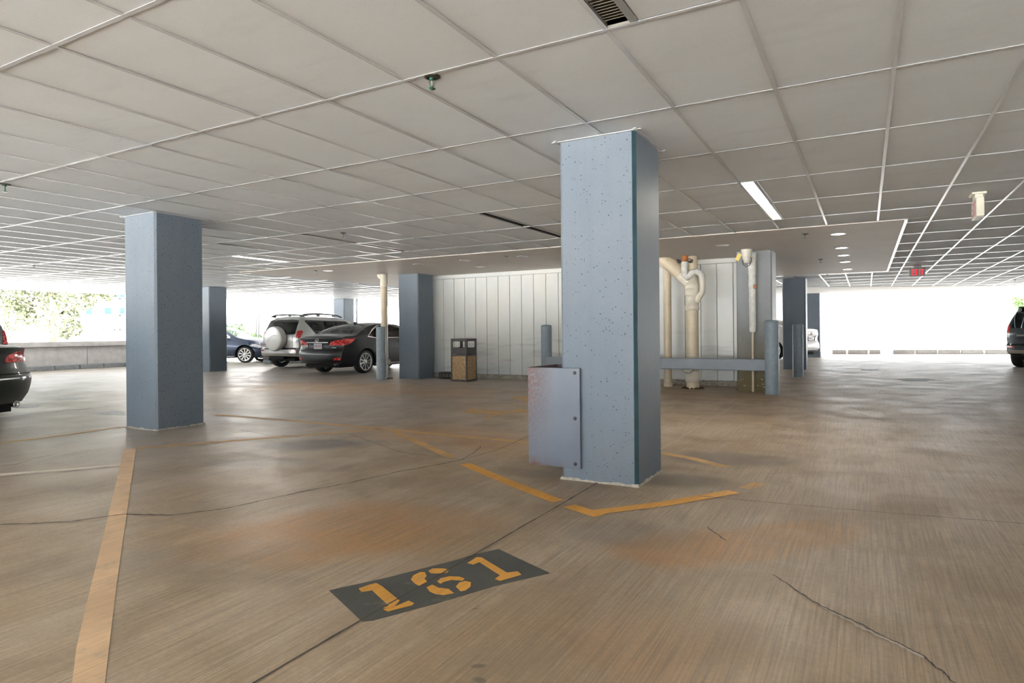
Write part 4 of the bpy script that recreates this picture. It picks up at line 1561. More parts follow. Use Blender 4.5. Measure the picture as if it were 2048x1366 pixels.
def car_shell(C):
    """closed shell of a car; x from rear (0) to front (L), grid patches tagged by side"""
    L = C['L']
    nst = C.get('n', 76)
    zt = lambda x: interp(C['top'], x)
    zs = lambda x: min(interp(C['belt'], x), zt(x) - 0.015)
    zb = lambda x: interp(C['bottom'], x)
    hw = lambda x: interp(C['width'], x)
    tum = C.get('tumble', 0.40)
    crown = C.get('crown', 0.045)
    NL, NU, NT_ = 12, 9, 12
    xs = []
    for i in range(nst + 1):
        t = i / nst
        xs.append(L * (t + 0.06 * math.sin(4 * PI * t) * -0.5))
    xs[0], xs[-1] = 0.0, L
    s0 = C.get('blend', 0.75)

    def sec(x):
        """side points bottom -> roof edge"""
        b, s_, t_ = zb(x), zs(x), zt(x)
        cr = crown * min(1.0, (t_ - b) / 0.9)
        e = max(s_, t_ - cr)
        w = hw(x)
        pts = []
        for k in range(NL + 1):
            v = k / NL
            z = b + (s_ - b) * v
            prof = 1.0 - 0.075 * (1 - v) ** 3 - 0.040 * max(0, v - 0.45) ** 1.6 * 2.4
            prof += C.get('crease', 0.008) * math.exp(-((v - 0.70) / 0.06) ** 2)
            pts.append((w * prof, z))
        ws, z_ = pts[-1]
        for k in range(1, NU + 1):
            v = k / NU
            z = s_ + (e - s_) * v
            bow = 0.02 * math.sin(PI * v) * min(1, (e - s_) / 0.4)
            pts.append((ws - tum * (z - s_) - (0.035 * v * v if e - s_ > 0.25 else 0) + bow, z))
        return pts, t_, e

    def disp(x, y, z, w):
        """fore-aft shaping of tail and nose"""
        yn = min(1.0, abs(y) / max(0.3, hw(min(max(x, s0), L - s0))))
        o = 0.0
        if x < s0:
            f = (1 - x / s0)
            f = f * f * (3 - 2 * f)
            o += f * (interp(C['rear'], z) + C.get('rround', 0.20) * yn ** 3.2)
        if x > L - s0:
            f = (x - (L - s0)) / s0
            f = f * f * (3 - 2 * f)
            o -= f * (interp(C['nose'], z) + C.get('fround', 0.38) * yn ** 2.6)
        return x + o

    bm = bmesh.new()
    cache = {}

    def V(x, y, z):
        p = (disp(x, y, z, 1), y, z)
        k = (round(p[0], 5), round(p[1], 5), round(p[2], 5))
        if k not in cache: cache[k] = bm.verts.new(p)
        return cache[k]

    def face(vs, t):
        u = []
        for v in vs:
            if v not in u: u.append(v)
        if len(u) < 3: return
        try:
            f = bm.faces.new(u)
            f.material_index = t
            f.smooth = True
        except ValueError:
            pass
    S_ = [sec(x) for x in xs]
    for i in range(nst):
        (pa, ta, ea), (pb, tb, eb) = S_[i], S_[i + 1]
        for sg in (1, -1):
            for k in range(len(pa) - 1):
                face([V(xs[i], sg * pa[k][0], pa[k][1]), V(xs[i + 1], sg * pb[k][0], pb[k][1]), V(xs[i + 1], sg * pb[k + 1][0], pb[k + 1][1]), V(xs[i], sg * pa[k + 1][0], pa[k + 1][1])], SIDE)
        for j in range(-NT_, NT_):
            q = []
            for (x, (p, t_, e), u) in ((xs[i], S_[i], j / NT_), (xs[i + 1], S_[i + 1], j / NT_), (xs[i + 1], S_[i + 1], (j + 1) / NT_), (xs[i], S_[i], (j + 1) / NT_)):
                w = p[-1][0]
                q.append(V(x, u * w, e + (t_ - e) * (1 - abs(u) ** 2.2)))
            face(q, TOP)
    for x, (p, t_, e), tg in ((0.0, S_[0], REAR), (L, S_[-1], FRONT)):
        n = len(p) - 1
        for k in range(n):
            for j in range(-NT_, NT_):
                q = []
                for kk, u in ((k, j / NT_), (k, (j + 1) / NT_), (k + 1, (j + 1) / NT_), (k + 1, j / NT_)):
                    g = (kk / n) ** 8
                    q.append(V(x, u * p[kk][0], p[kk][1] + (t_ - e) * (1 - abs(u) ** 2.2) * g))
                face(q, tg)
    bmesh.ops.recalc_face_normals(bm, faces=bm.faces)
    return bm


def cut_polygon(bm, patch, poly):
    """slice the shell along a polygon drawn on one side"""
    ax = {SIDE: (0, 2), TOP: (0, 1), REAR: (1, 2), FRONT: (1, 2)}[patch]
    ex = {SIDE: Vector((0, 1, 0)), TOP: Vector((0, 0, 1)), REAR: Vector((1, 0, 0)), FRONT: Vector((1, 0, 0))}[patch]
    N = len(poly)
    for i in range(N):
        a, b = poly[i], poly[(i + 1) % N]
        if (a[0] - b[0]) ** 2 + (a[1] - b[1]) ** 2 < 1e-10: continue
        lo0, hi0 = min(a[0], b[0]) - 1e-4, max(a[0], b[0]) + 1e-4
        lo1, hi1 = min(a[1], b[1]) - 1e-4, max(a[1], b[1]) + 1e-4
        sel = []
        for f in bm.faces:
            if f.material_index % 10 != patch: continue
            u = [v.co[ax[0]] for v in f.verts]
            w = [v.co[ax[1]] for v in f.verts]
            if max(u) < lo0 or min(u) > hi0 or max(w) < lo1 or min(w) > hi1: continue
            sel.append(f)
        if not sel: continue
        P_ = Vector((0, 0, 0))
        P_[ax[0]], P_[ax[1]] = a
        D = Vector((0, 0, 0))
        D[ax[0]], D[ax[1]] = b[0] - a[0], b[1] - a[1]
        nrm = D.cross(ex).normalized()
        geom = set(sel)
        for f in sel:
            geom.update(f.edges)
            geom.update(f.verts)
        bmesh.ops.bisect_plane(bm, geom=list(geom), dist=1e-5, plane_co=P_, plane_no=nrm)


def build_car(C, paint_m, root_name, label, loc, heading, cat='car'):
    """heading = direction the nose points, in radians from +x"""
    root = empty(root_name, loc, heading, label=label, cat=cat)
    L = C['L']
    bm = car_shell(C)
    R_ = C['arch']
    xa = (C['ax_r'], C['ax_f'])
    wz = C['wr']
    regions = []   # (patch, poly, name, material, offset, side)
    for x in xa:
        circ = [(x + R_ * math.cos(2 * PI * k / 28), wz + 0.01 + R_ * math.sin(2 * PI * k / 28)) for k in range(28)]
        regions.append((SIDE, circ, '__hole', None, 0, 0))
    regions += C['regions']
    for patch, poly, *_ in regions:
        cut_polygon(bm, patch, poly)
    ids = {}
    for f in bm.faces:
        c = f.calc_center_median()
        pt = f.material_index % 10
        for k, (patch, poly, name, mt, off, side) in enumerate(regions):
            if pt != patch: continue
            if side and side * c.y < 0: continue
            q = (c.x, c.z) if patch == SIDE else ((c.x, c.y) if patch == TOP else (c.y, c.z))
            if pip(q, poly):
                ids[f.index if False else f] = k
                break
    bm.normal_update()
    x0 = L / 2
    groups = {}
    for f in bm.faces:
        k = ids.get(f, -1)
        if k >= 0 and regions[k][2] == '__hole': continue
        c = f.calc_center_median()
        if k >= 0:
            key = (regions[k][2], k, (1 if c.y > 0 else -1) if regions[k][0] == SIDE else 0)
        else:
            key = ('body', -1, 0)
        groups.setdefault(key, []).append(f)
    for key, faces in groups.items():
        name, k, _s = key
        off = regions[k][4] if k >= 0 else 0
        mt = regions[k][3] if k >= 0 else paint_m
        if mt == 'paint': mt = paint_m
        vmap, vs, fs = {}, [], []
        acc = {}
        for f in faces:
            for v in f.verts:
                acc.setdefault(v, Vector((0, 0, 0)))
                acc[v] += f.normal
        for f in faces:
            q = []
            for v in f.verts:
                if v not in vmap:
                    vmap[v] = len(vs)
                    n = acc[v].normalized() if acc[v].length > 1e-6 else v.normal
                    p = v.co + n * off
                    vs.append((p.x - x0, p.y, p.z))
                q.append(vmap[v])
            fs.append(q)
        if off > 0.004 or off < -0.004:   # a rim back to the body skin
            edges = {}
            for f in faces:
                m_ = len(f.verts)
                for i in range(m_):
                    a, b = f.verts[i], f.verts[(i + 1) % m_]
                    e = frozenset((a, b))
                    edges[e] = None if e in edges else (a, b)
            base = {}
            for e in [v for v in edges.values() if v]:
                for v in e:
                    if v not in base:
                        base[v] = len(vs)
                        vs.append((v.co.x - x0, v.co.y, v.co.z))
                fs.append([vmap[e[1]], vmap[e[0]], base[e[0]], base[e[1]]])
        me = bpy.data.meshes.new(name)
        me.from_pydata(vs, [], fs)
        me.polygons.foreach_set('use_smooth', [True] * len(fs))
        me.update()
        try:
            me.set_sharp_from_angle(angle=math.radians(38))
        except Exception:
            pass
        me.materials.append(mt)
        o = bpy.data.objects.new(name, me)
        COL.objects.link(o)
        o.parent = root
    bm.free()
    # floor pan, wells, wheels
    W = max(p[1] for p in C['width'])
    zb = C['pan']
    m = MB()
    m.box(-x0 + 0.25, x0 - 0.35, -W + 0.30, W - 0.30, zb, zb + 0.10)
    m.box(C['ax_r'] - x0 + R_ + 0.03, C['ax_f'] - x0 - R_ - 0.03, -W + 0.10, W - 0.10, zb + 0.02, zb + 0.14)
    m.build('floor_pan', M['well'], root)
    for x in xa:
        for sy in (-1, 1):
            m = MB()
            mt = Matrix.Translation((x - x0, 0, wz + 0.01)) @ Matrix.Rotation(-PI / 2, 4, 'X')
            ya, yb = sorted((sy * (W - 0.055), sy * (W - 0.42)))
            m.lathe([(R_ + 0.004, ya), (R_ + 0.004, yb)], 20, mt, cap=False, a0=PI, a1=2 * PI)
            yi = sy * (W - 0.42)
            m.lathe([(0.0, yi), (R_ + 0.004, yi)], 20, mt, cap=False, a0=PI, a1=2 * PI)
            m.build('wheel_well', M['well'], root)
    rr, tw = C['wr'], C.get('tw', 0.225)
    rimr = rr * C.get('rim', 0.70)
    tire = MB().lathe([(rimr, -tw / 2 + 0.01), (rr - 0.03, -tw / 2), (rr - 0.006, -tw / 2 + 0.025), (rr, -tw / 2 + 0.05), (rr, tw / 2 - 0.05), (rr - 0.006, tw / 2 - 0.025), (rr - 0.03, tw / 2), (rimr, tw / 2 - 0.01)], 36, Matrix.Rotation(PI / 2, 4, 'X'), cap=False).mesh('tyre', M['rubber'])
    hub = MB()
    mx = Matrix.Rotation(PI / 2, 4, 'X')
    hub.lathe([(rimr + 0.002, tw / 2 - 0.012), (rimr - 0.018, tw / 2 - 0.006), (rimr - 0.028, tw / 2 - 0.03), (rimr - 0.03, -tw / 2 + 0.02)], 36, mx, cap=False)
    hub.lathe([(0.0, tw / 2 - 0.018), (0.05, tw / 2 - 0.022), (0.07, tw / 2 - 0.045), (0.07, 0)], 20, mx, cap=False)
    ns = C.get('spokes', 10)
    for k in range(ns):
        a = 2 * PI * k / ns
        w0, w1 = C.get('spoke_w', (0.020, 0.030))
        vs = []
        for rr_, ww, yy in ((0.05, w0, tw / 2 - 0.028), (rimr - 0.02, w1, tw / 2 - 0.018)):
            for sgn in (-1, 1):
                for dy in (0, -0.03):
                    lx_, ly_ = rr_ * math.cos(a) - sgn * ww / 2 * math.sin(a), rr_ * math.sin(a) + sgn * ww / 2 * math.cos(a)
                    vs.append(mx @ Vector((lx_, ly_, yy + dy)))
        hub.add(vs, [(0, 2, 6, 4), (0, 4, 5, 1), (2, 3, 7, 6), (1, 5, 7, 3)])
    rim = hub.mesh('rim', M['alloy'])
    disc = MB().lathe([(0.0, 0.0), (rimr - 0.04, 0.0)], 24, mx, cap=False).mesh('brake_disc', M['darkmetal'])
    for x in xa:
        for sy in (-1, 1):
            t_ = bpy.data.objects.new('wheel', tire)
            COL.objects.link(t_)
            t_.parent = root
            t_.location = (x - x0, sy * (W - 0.045 - tw / 2), rr)
            t_.rotation_euler = (0, random.uniform(0, 6), PI if sy > 0 else 0)
            for me, nm in ((rim, 'rim'), (disc, 'brake_disc')):
                o = bpy.data.objects.new(nm, me)
                COL.objects.link(o)
                o.parent = t_
    # seats
    for x, sy in ((C['seats'][0], -0.38), (C['seats'][0], 0.38), (C['seats'][1], -0.38), (C['seats'][1], 0.38)):
        zf = C.get('seat_z', 0.45)
        m = MB()
        mt = Matrix.Translation((x - x0, sy, zf)) @ Matrix.Rotation(math.radians(-14), 4, 'Y')
        m.bbox(-0.07, 0.07, -0.25, 0.25, 0.0, 0.58, 0.05, mt)
        m.bbox(-0.045, 0.045, -0.13, 0.13, 0.62, 0.82, 0.04, mt)
        m.bbox(-0.05, 0.5, -0.25, 0.25, -0.12, 0.02, 0.05, Matrix.Translation((x - x0, sy, zf)))
        m.build('seat', M['seat'], root)
    m = MB()
    m.bbox(C['dash'] - x0, C['dash'] - x0 + 0.35, -0.68, 0.68, 0.6, 0.9, 0.05)
    m.build('dashboard', M['seat'], root)
    # door mirrors and handles
    for sy in (-1, 1):
        xm, zm = C['mirror']
        ym = interp(C['width'], xm)
        mt = Matrix.Translation((xm - x0, sy * (ym + 0.02), zm))
        y0, y1 = sorted((0.0 * sy, sy * 0.20))
        MB().bbox(-0.05, 0.07, y0, y1, -0.065, 0.075, 0.035, mt).build('door_mirror', C.get('mirror_mat') or paint_m, root)
        for xh, zh in C['handles']:
            yh = interp(C['width'], xh) * 0.985
            MB().bbox(xh - x0 - 0.09, xh - x0 + 0.09, *sorted((sy * (yh - 0.01), sy * (yh + 0.028))), zh - 0.014, zh + 0.014, 0.01).build('door_handle', C.get('handle_mat') or paint_m, root)
    return root, x0


def strip_y(sd, y0, y1):
    return sorted((sd * y0, sd * y1))


def number_plate(root, x, y, z, w=0.31, h=0.155, rot=PI, tilt=0.0, marks=True):
    mt = Matrix.Translation((x, y, z)) @ Matrix.Rotation(tilt, 4, 'Y')
    p = MB().bbox(-0.008, 0.0, -w / 2, w / 2, -h / 2, h / 2, 0.003, mt, seg=1).build('number_plate', M['plate'], root)
    if marks:
        m = MB()
        for k in range(6):
            yy = -w * 0.38 + k * w * 0.135
            m.box(-0.0095, -0.0079, yy, yy + w * 0.085, -h * 0.24, h * 0.22, mt)
        m.build('characters', M['platemark'], p)
    return p


# ---- black sedan with its tail towards the camera
def sedan_spec():
    g, t = M['glass'], M['tail']
    C = dict(L=4.58, ax_r=1.03, ax_f=3.76, wr=0.325, arch=0.372, pan=0.19, rim=0.76, tw=0.23,
             top=[(0, 1.045), (0.12, 1.075), (0.45, 1.095), (0.62, 1.105), (0.95, 1.235), (1.35, 1.365), (1.75, 1.425), (2.15, 1.440), (2.55, 1.42), (2.95, 1.30), (3.45, 1.04), (3.7, 0.98), (4.15, 0.90), (4.42, 0.80), (4.58, 0.70)],
             belt=[(0, 0.99), (0.5, 0.995), (1.5, 0.965), (2.5, 0.935), (3.4, 0.905), (4.1, 0.82), (4.58, 0.60)],
             bottom=[(0, 0.30), (0.5, 0.24), (1.2, 0.19), (3.8, 0.19), (4.3, 0.20), (4.58, 0.26)],
             width=[(0, 0.82), (0.35, 0.872), (0.9, 0.90), (2.2, 0.895), (3.6, 0.90), (4.2, 0.86), (4.58, 0.76)],
             rear=[(0.25, 0.10), (0.34, 0.035), (0.45, 0.0), (0.60, 0.0), (0.68, 0.05), (0.80, 0.075), (1.0, 0.03), (1.06, 0.05)],
             nose=[(0.25, 0.06), (0.4, 0.0), (0.55, 0.02), (0.68, 0.12), (0.8, 0.2)],
             seats=(1.72, 2.55), dash=3.0, mirror=(3.02, 0.98), handles=((1.52, 0.87), (2.48, 0.855)), tumble=0.44)
    R = []
    # glass on the side: rear quarter and doors
    R.append((SIDE, rounded([(1.12, 1.035), (1.42, 1.21), (1.70, 1.325), (1.92, 1.35), (1.92, 1.0), (1.50, 0.995)], 0.05), 'side_window', g, -0.005, 0))
    R.append((SIDE, rounded([(1.96, 1.0), (1.96, 1.352), (2.30, 1.352), (2.72, 1.27), (3.10, 1.03), (3.10, 0.985)], 0.04), 'side_window', g, -0.005, 0))
    R.append((SIDE, rounded([(1.08, 1.02), (1.38, 1.225), (1.68, 1.345), (2.0, 1.372), (2.32, 1.37), (2.76, 1.285), (3.20, 1.02), (3.20, 0.97), (1.45, 0.98)], 0.05), 'window_surround', M['chrome'], 0.003, 0))
    R.append((TOP, rounded([(0.66, -0.60), (1.42, -0.52), (1.46, 0.0), (1.42, 0.52), (0.66, 0.60), (0.60, 0.0)], 0.06), 'rear_window', g, -0.004, 0))
    R.append((TOP, rounded([(3.42, -0.66), (2.62, -0.52), (2.58, 0.0), (2.62, 0.52), (3.42, 0.66), (3.50, 0.0)], 0.06), 'windshield', g, -0.004, 0))
    # tail lamps wrap round the corner
    for s in (-1, 1):
        R.append((REAR, rounded([(s * 0.40, 0.80), (s * 0.46, 0.885), (s * 0.62, 0.93), (s * 0.95, 0.965), (s * 0.95, 0.80)], 0.02), 'tail_lamp', t, 0.008, 0))
        R.append((REAR, rounded([(s * 0.58, 0.40), (s * 0.76, 0.40), (s * 0.78, 0.475), (s * 0.60, 0.455)], 0.01), 'rear_reflector', t, 0.005, 0))
    R.append((SIDE, rounded([(-0.1, 0.80), (-0.1, 0.97), (0.35, 0.975), (0.62, 0.985), (0.50, 0.90), (0.36, 0.82), (0.2, 0.80)], 0.02), 'tail_lamp', t, 0.008, 0))
    R.append((REAR, rounded([(-0.36, 0.695), (-0.43, 0.86), (0.43, 0.86), (0.36, 0.695)], 0.02), 'plate_recess', M['trimblack'], -0.014, 0))
    R.append((REAR, [(-0.90, 0.655), (-0.90, 0.668), (0.90, 0.668), (0.90, 0.655)], 'bumper_gap', M['well'], -0.004, 0))
    R.append((REAR, [(-0.90, 0.24), (-0.90, 0.355), (0.90, 0.355), (0.90, 0.24)], 'lower_valance', M['trimblack'], 0.0, 0))
    # shut lines
    for x in (1.30,):
        R.append((SIDE, [(1.36, 0.98), (1.372, 0.98), (1.545, 0.55), (1.545, 0.30), (1.533, 0.30), (1.533, 0.55)], 'door_gap', M['well'], -0.003, 0))
    R.append((SIDE, [(1.935, 0.99), (1.947, 0.99), (1.975, 0.27), (1.963, 0.27)], 'door_gap', M['well'], -0.003, 0))
    R.append((SIDE, [(3.06, 0.90), (3.072, 0.90), (3.11, 0.27), (3.098, 0.27)], 'door_gap', M['well'], -0.003, 0))
    R.append((SIDE, [(1.42, 0.24), (1.42, 0.275), (3.36, 0.275), (3.36, 0.24)], 'sill_strip', M['chrome'], 0.006, 0))
    R.append((FRONT, rounded([(-0.35, 0.45), (-0.42, 0.64), (0.42, 0.64), (0.35, 0.45)], 0.03), 'grille', M['trimblack'], -0.01, 0))
    R.append((SIDE, rounded([(3.95, 0.66), (4.02, 0.74), (4.7, 0.70), (4.7, 0.58), (4.3, 0.58)], 0.03), 'head_lamp', M['head'], 0.006, 0))
    for s in (-1, 1):
        R.append((FRONT, rounded([(s * 0.5, 0.60), (s * 0.5, 0.67), (s * 0.95, 0.70), (s * 0.95, 0.57)], 0.02), 'head_lamp', M['head'], 0.006, 0))
    C['regions'] = R
    return C


def sedan_rear_kit(root, x0, chrome=True):
    m = MB()
    for s in (-1, 1):
        q = Matrix.Translation((-x0 + 0.14, s * 0.56, 0.30)) @ Matrix.Rotation(-PI / 2, 4, 'Y')
        MB().lathe([(0.030, -0.16), (0.038, 0.0), (0.042, 0.012), (0.034, 0.012), (0.030, -0.10)], 18, q, cap=False).build('exhaust_tip', M['chrome'], root)
    number_plate(root, -x0 + 0.070, 0, 0.775)
    MB().bar((-x0 + 0.045, -0.40, 0.875), (-x0 + 0.045, 0.40, 0.875), 0.02, 0.018).build('garnish', M['chrome'], root)
    # shark fin aerial
    MB().prism([(-0.09, -0.012), (0.05, -0.018), (0.08, 0), (0.05, 0.018), (-0.09, 0.012)], -0.01, 0.012, Matrix.Translation((1.55 - x0, 0, 1.40))).add(
        [(-0.085, -0.008, 0.008), (0.06, -0.010, 0.008), (0.06, 0.010, 0.008), (-0.085, 0.008, 0.008), (-0.05, 0.0, 0.062), (-0.075, 0.0, 0.062)],
        [(0, 1, 4, 5), (3, 5, 4, 2), (1, 2, 4), (0, 5, 3)], False, Matrix.Translation((1.55 - x0, 0, 1.40))).build('roof_aerial', M['trimblack'], root)


blackpaint = paint('black_car_paint', (0.006, 0.007, 0.009), 0.34, 0.2)
SX, SY = -13.07, 12.58     # middle of the rear bumper
C = sedan_spec()
sedan, x0 = build_car(C, blackpaint, 'sedan_car', 'black sedan seen from its rear right corner between bollard and silver off-roader', (SX, SY + C['L'] / 2, 0), PI / 2)
sedan_rear_kit(sedan, x0)
# oval emblem, chrome ring with a bent bar
em = MB()
em.tube([(-x0 + 0.030, 0.058 * math.cos(a), 0.935 + 0.042 * math.sin(a)) for a in [2 * PI * k / 24 for k in range(24)]], 0.006, 6, closed=True)
em.tube([(-x0 + 0.028, 0.010, 0.965), (-x0 + 0.028, 0.026, 0.925), (-x0 + 0.028, -0.045, 0.915)], 0.005, 6)
em.build('emblem', M['chrome'], sedan)
m = MB()
for k in range(4):
    m.box(-x0 + 0.068, -x0 + 0.076, -0.52 - k * 0.038, -0.545 - k * 0.038, 0.725, 0.745)
for k in range(3):
    m.box(-x0 + 0.085, -x0 + 0.095, 0.52 + k * 0.04, 0.545 + k * 0.04, 0.725, 0.745)
m.build('badge', M['chrome'], sedan)

# ---- silver off-roader with a spare wheel on the tailgate
def suv_spec(glassb, glasss):
    t = M['tail']
    C = dict(L=4.42, ax_r=0.86, ax_f=3.52, wr=0.35, arch=0.41, pan=0.24, rim=0.68, tw=0.235, spokes=6, spoke_w=(0.05, 0.07),
             top=[(0, 1.60), (0.10, 1.655), (0.5, 1.695), (1.3, 1.715), (2.1, 1.695), (2.5, 1.62), (2.9, 1.37), (3.25, 1.16), (3.5, 1.09), (3.95, 1.02), (4.25, 0.92), (4.42, 0.80)],
             belt=[(0, 1.06), (1.5, 1.05), (3.2, 1.02), (3.9, 0.92), (4.42, 0.70)],
             bottom=[(0, 0.40), (0.45, 0.34), (1.0, 0.28), (3.4, 0.28), (4.1, 0.30), (4.42, 0.36)],
             width=[(0, 0.84), (0.3, 0.885), (1.0, 0.91), (2.5, 0.905), (3.5, 0.91), (4.1, 0.87), (4.42, 0.78)],
             rear=[(0.35, 0.04), (0.45, 0.0), (0.62, 0.0), (0.66, 0.09), (0.95, 0.08), (1.10, 0.10), (1.45, 0.27), (1.60, 0.36), (1.7, 0.42)],
             nose=[(0.35, 0.05), (0.5, 0.0), (0.7, 0.03), (0.95, 0.16)],
             seats=(1.55, 2.35), dash=2.75, mirror=(2.78, 1.12), handles=((1.42, 0.95), (2.32, 0.94)), tumble=0.24, seat_z=0.62, rround=0.16, blend=0.7, crown=0.05)
    R = []
    R.append((REAR, rounded([(-0.72, 1.10), (-0.66, 1.58), (0.66, 1.58), (0.72, 1.10)], 0.06), 'rear_window', glassb, -0.006, 0))
    R.append((SIDE, rounded([(0.62, 1.46), (0.92, 1.14), (1.10, 1.09), (1.28, 1.09), (1.28, 1.52), (0.60, 1.53)], 0.05), 'side_window', glasss, -0.006, 0))
    R.append((SIDE, rounded([(1.33, 1.09), (1.33, 1.52), (1.95, 1.53), (1.95, 1.09)], 0.03), 'side_window', glasss, -0.006, 0))
    R.append((SIDE, rounded([(2.0, 1.09), (2.0, 1.53), (2.40, 1.50), (2.62, 1.38), (2.88, 1.10)], 0.03), 'side_window', M['glass'], -0.006, 0))
    R.append((SIDE, rounded([(0.56, 1.50), (0.88, 1.12), (1.08, 1.06), (3.02, 1.06), (2.66, 1.42), (2.42, 1.545), (0.56, 1.56)], 0.04), 'window_surround', M['trimblack'], -0.002, 0))
    R.append((TOP, rounded([(3.18, -0.68), (2.50, -0.60), (2.46, 0), (2.50, 0.60), (3.18, 0.68), (3.24, 0)], 0.06), 'windshield', M['glass'], -0.004, 0))
    for s in (-1, 1):
        R.append((REAR, rounded([(s * 0.74, 0.98), (s * 0.76, 1.22), (s * 0.99, 1.22), (s * 0.99, 0.98)], 0.01), 'tail_lamp', t, 0.01, 0))
        R.append((REAR, rounded([(s * 0.74, 0.84), (s * 0.74, 0.975), (s * 0.99, 0.975), (s * 0.99, 0.84)], 0.01), 'reversing_lamp', M['head'], 0.008, 0))
        R.append((REAR, rounded([(s * 0.60, 0.565), (s * 0.60, 0.60), (s * 0.84, 0.60), (s * 0.84, 0.565)], 0.005), 'rear_reflector', t, 0.004, 0))
    R.append((SIDE, rounded([(-0.1, 0.98), (-0.1, 1.22), (0.36, 1.22), (0.40, 1.18), (0.26, 0.98)], 0.01), 'tail_lamp', t, 0.01, 0))
    R.append((SIDE, rounded([(-0.1, 0.84), (-0.1, 0.975), (0.26, 0.975), (0.20, 0.86)], 0.01), 'reversing_lamp', M['head'], 0.008, 0))
    R.append((REAR, [(-0.62, 0.645), (-0.62, 0.66), (0.72, 0.66), (0.72, 0.645)], 'door_gap', M['well'], -0.004, 0))
    R.append((REAR, [(-0.635, 0.66), (-0.635, 1.09), (-0.622, 1.09), (-0.622, 0.66)], 'door_gap', M['well'], -0.004, 0))
    R.append((REAR, [(-0.95, 0.36), (-0.95, 0.50), (0.95, 0.50), (0.95, 0.36)], 'lower_bumper', M['bumpergrey'], 0.0, 0))
    R.append((REAR, [(-0.80, 0.615), (-0.80, 0.645), (0.80, 0.645), (0.80, 0.615)], 'step_pad', M['trimblack'], 0.004, 0))
    R.append((SIDE, [(1.30, 1.05), (1.312, 1.05), (1.335, 0.36), (1.323, 0.36)], 'door_gap', M['well'], -0.003, 0))
    R.append((SIDE, [(1.97, 1.05), (1.982, 1.05), (2.0, 0.36), (1.988, 0.36)], 'door_gap', M['well'], -0.003, 0))
    C['regions'] = R
    return C


M['bumpergrey'] = plain('warm_grey_bumper', (0.30, 0.28, 0.24), 0.45)
silver = paint('silver_car_paint', (0.55, 0.55, 0.53), 0.28, 0.55)
VX, VY = -16.72, 14.35
C = suv_spec(M['glass_dark'], M['glass_mid'])
suv, x0 = build_car(C, silver, 'offroad_car', 'silver off-roader with a round spare wheel cover behind the black sedan', (VX, VY + C['L'] / 2, 0), PI / 2)
q = Matrix.Translation((-x0 + 0.10, -0.02, 0.965)) @ Matrix.Rotation(-PI / 2, 4, 'Y')
sw = MB().lathe([(0.35, 0.0), (0.392, 0.02), (0.400, 0.06), (0.400, 0.18), (0.392, 0.205)], 48, q, cap=False).lathe([(0.392, 0.205), (0.375, 0.222)], 48, q, cap=False).lathe([(0.375, 0.222), (0.34, 0.228), (0.30, 0.229), (0.12, 0.236), (0.0, 0.238)], 48, q, cap=False).build('spare_wheel_cover', paint('pearl_cover_paint', (0.66, 0.64, 0.60), 0.3, 0.3), suv)
MB().tube([(-x0 - 0.145, 0.20, 0.86), (-x0 - 0.150, 0.12, 0.97), (-x0 - 0.153, 0.02, 1.05), (-x0 - 0.150, -0.10, 1.08), (-x0 - 0.142, -0.20, 1.06)], 0.004, 6).build('cover_crease', M['bumpergrey'], sw)
MB().box(-x0 + 0.0, -x0 + 0.12, -0.10, 0.10, 0.60, 0.64).build('wheel_bracket', M['trimblack'], suv)
number_plate(suv, -x0 + 0.045, 0.62, 0.775, 0.30, 0.15)
m = MB()
for k in range(24):
    a = 2 * PI * k / 24
m.tube([(-x0 + 0.075, 0.62 + 0.05 * math.cos(a), 1.0 + 0.034 * math.sin(a)) for a in [2 * PI * k / 20 for k in range(20)]], 0.006, 5, closed=True)
m.tube([(-x0 + 0.073, 0.62 + 0.02 * math.cos(a), 1.0 + 0.034 * math.sin(a)) for a in [2 * PI * k / 16 for k in range(16)]], 0.005, 5, closed=True)
m.build('emblem', M['chrome'], suv)
for sy in (-1, 1):
    m = MB()
    pts = [(0.42 - x0, sy * 0.66, 1.695), (0.62 - x0, sy * 0.665, 1.748), (1.1 - x0, sy * 0.67, 1.775), (1.7 - x0, sy * 0.665, 1.770), (2.1 - x0, sy * 0.655, 1.735), (2.3 - x0, sy * 0.65, 1.675)]
    m.tube(pts, 0.027, 8)
    for xx, zz in ((0.55, 1.66), (1.20, 1.69), (1.9, 1.68)):
        m.bbox(xx - x0 - 0.06, xx - x0 + 0.06, sy * 0.665 - 0.022, sy * 0.665 + 0.022, zz, zz + 0.085, 0.012)
    m.build('roof_rail', M['trimblack'], suv)
m = MB()
m.bbox(-x0 + 0.02, -x0 + 0.20, -0.34, 0.34, 0.30, 0.40, 0.03)
m.build('rear_axle', M['well'], suv)

# ---- dark blue car, nose to the right, behind the grey column
bluepaint = paint('dark_blue_car_paint', (0.035, 0.055, 0.10), 0.22, 0.4)
C = sedan_spec()
C['spokes'] = 10
hd = math.radians(28)
wx, wy = fl(489, 726)
d = Vector((math.cos(hd), math.sin(hd)))
n = Vector((-math.sin(hd), math.cos(hd)))
ctr = Vector((wx, wy)) - d * (C['ax_f'] - C['L'] / 2) + n * 0.86
bcar, x0 = build_car(C, bluepaint, 'sedan_car', 'dark blue car whose nose shows right of the dark grey column', (ctr.x, ctr.y, 0), hd)

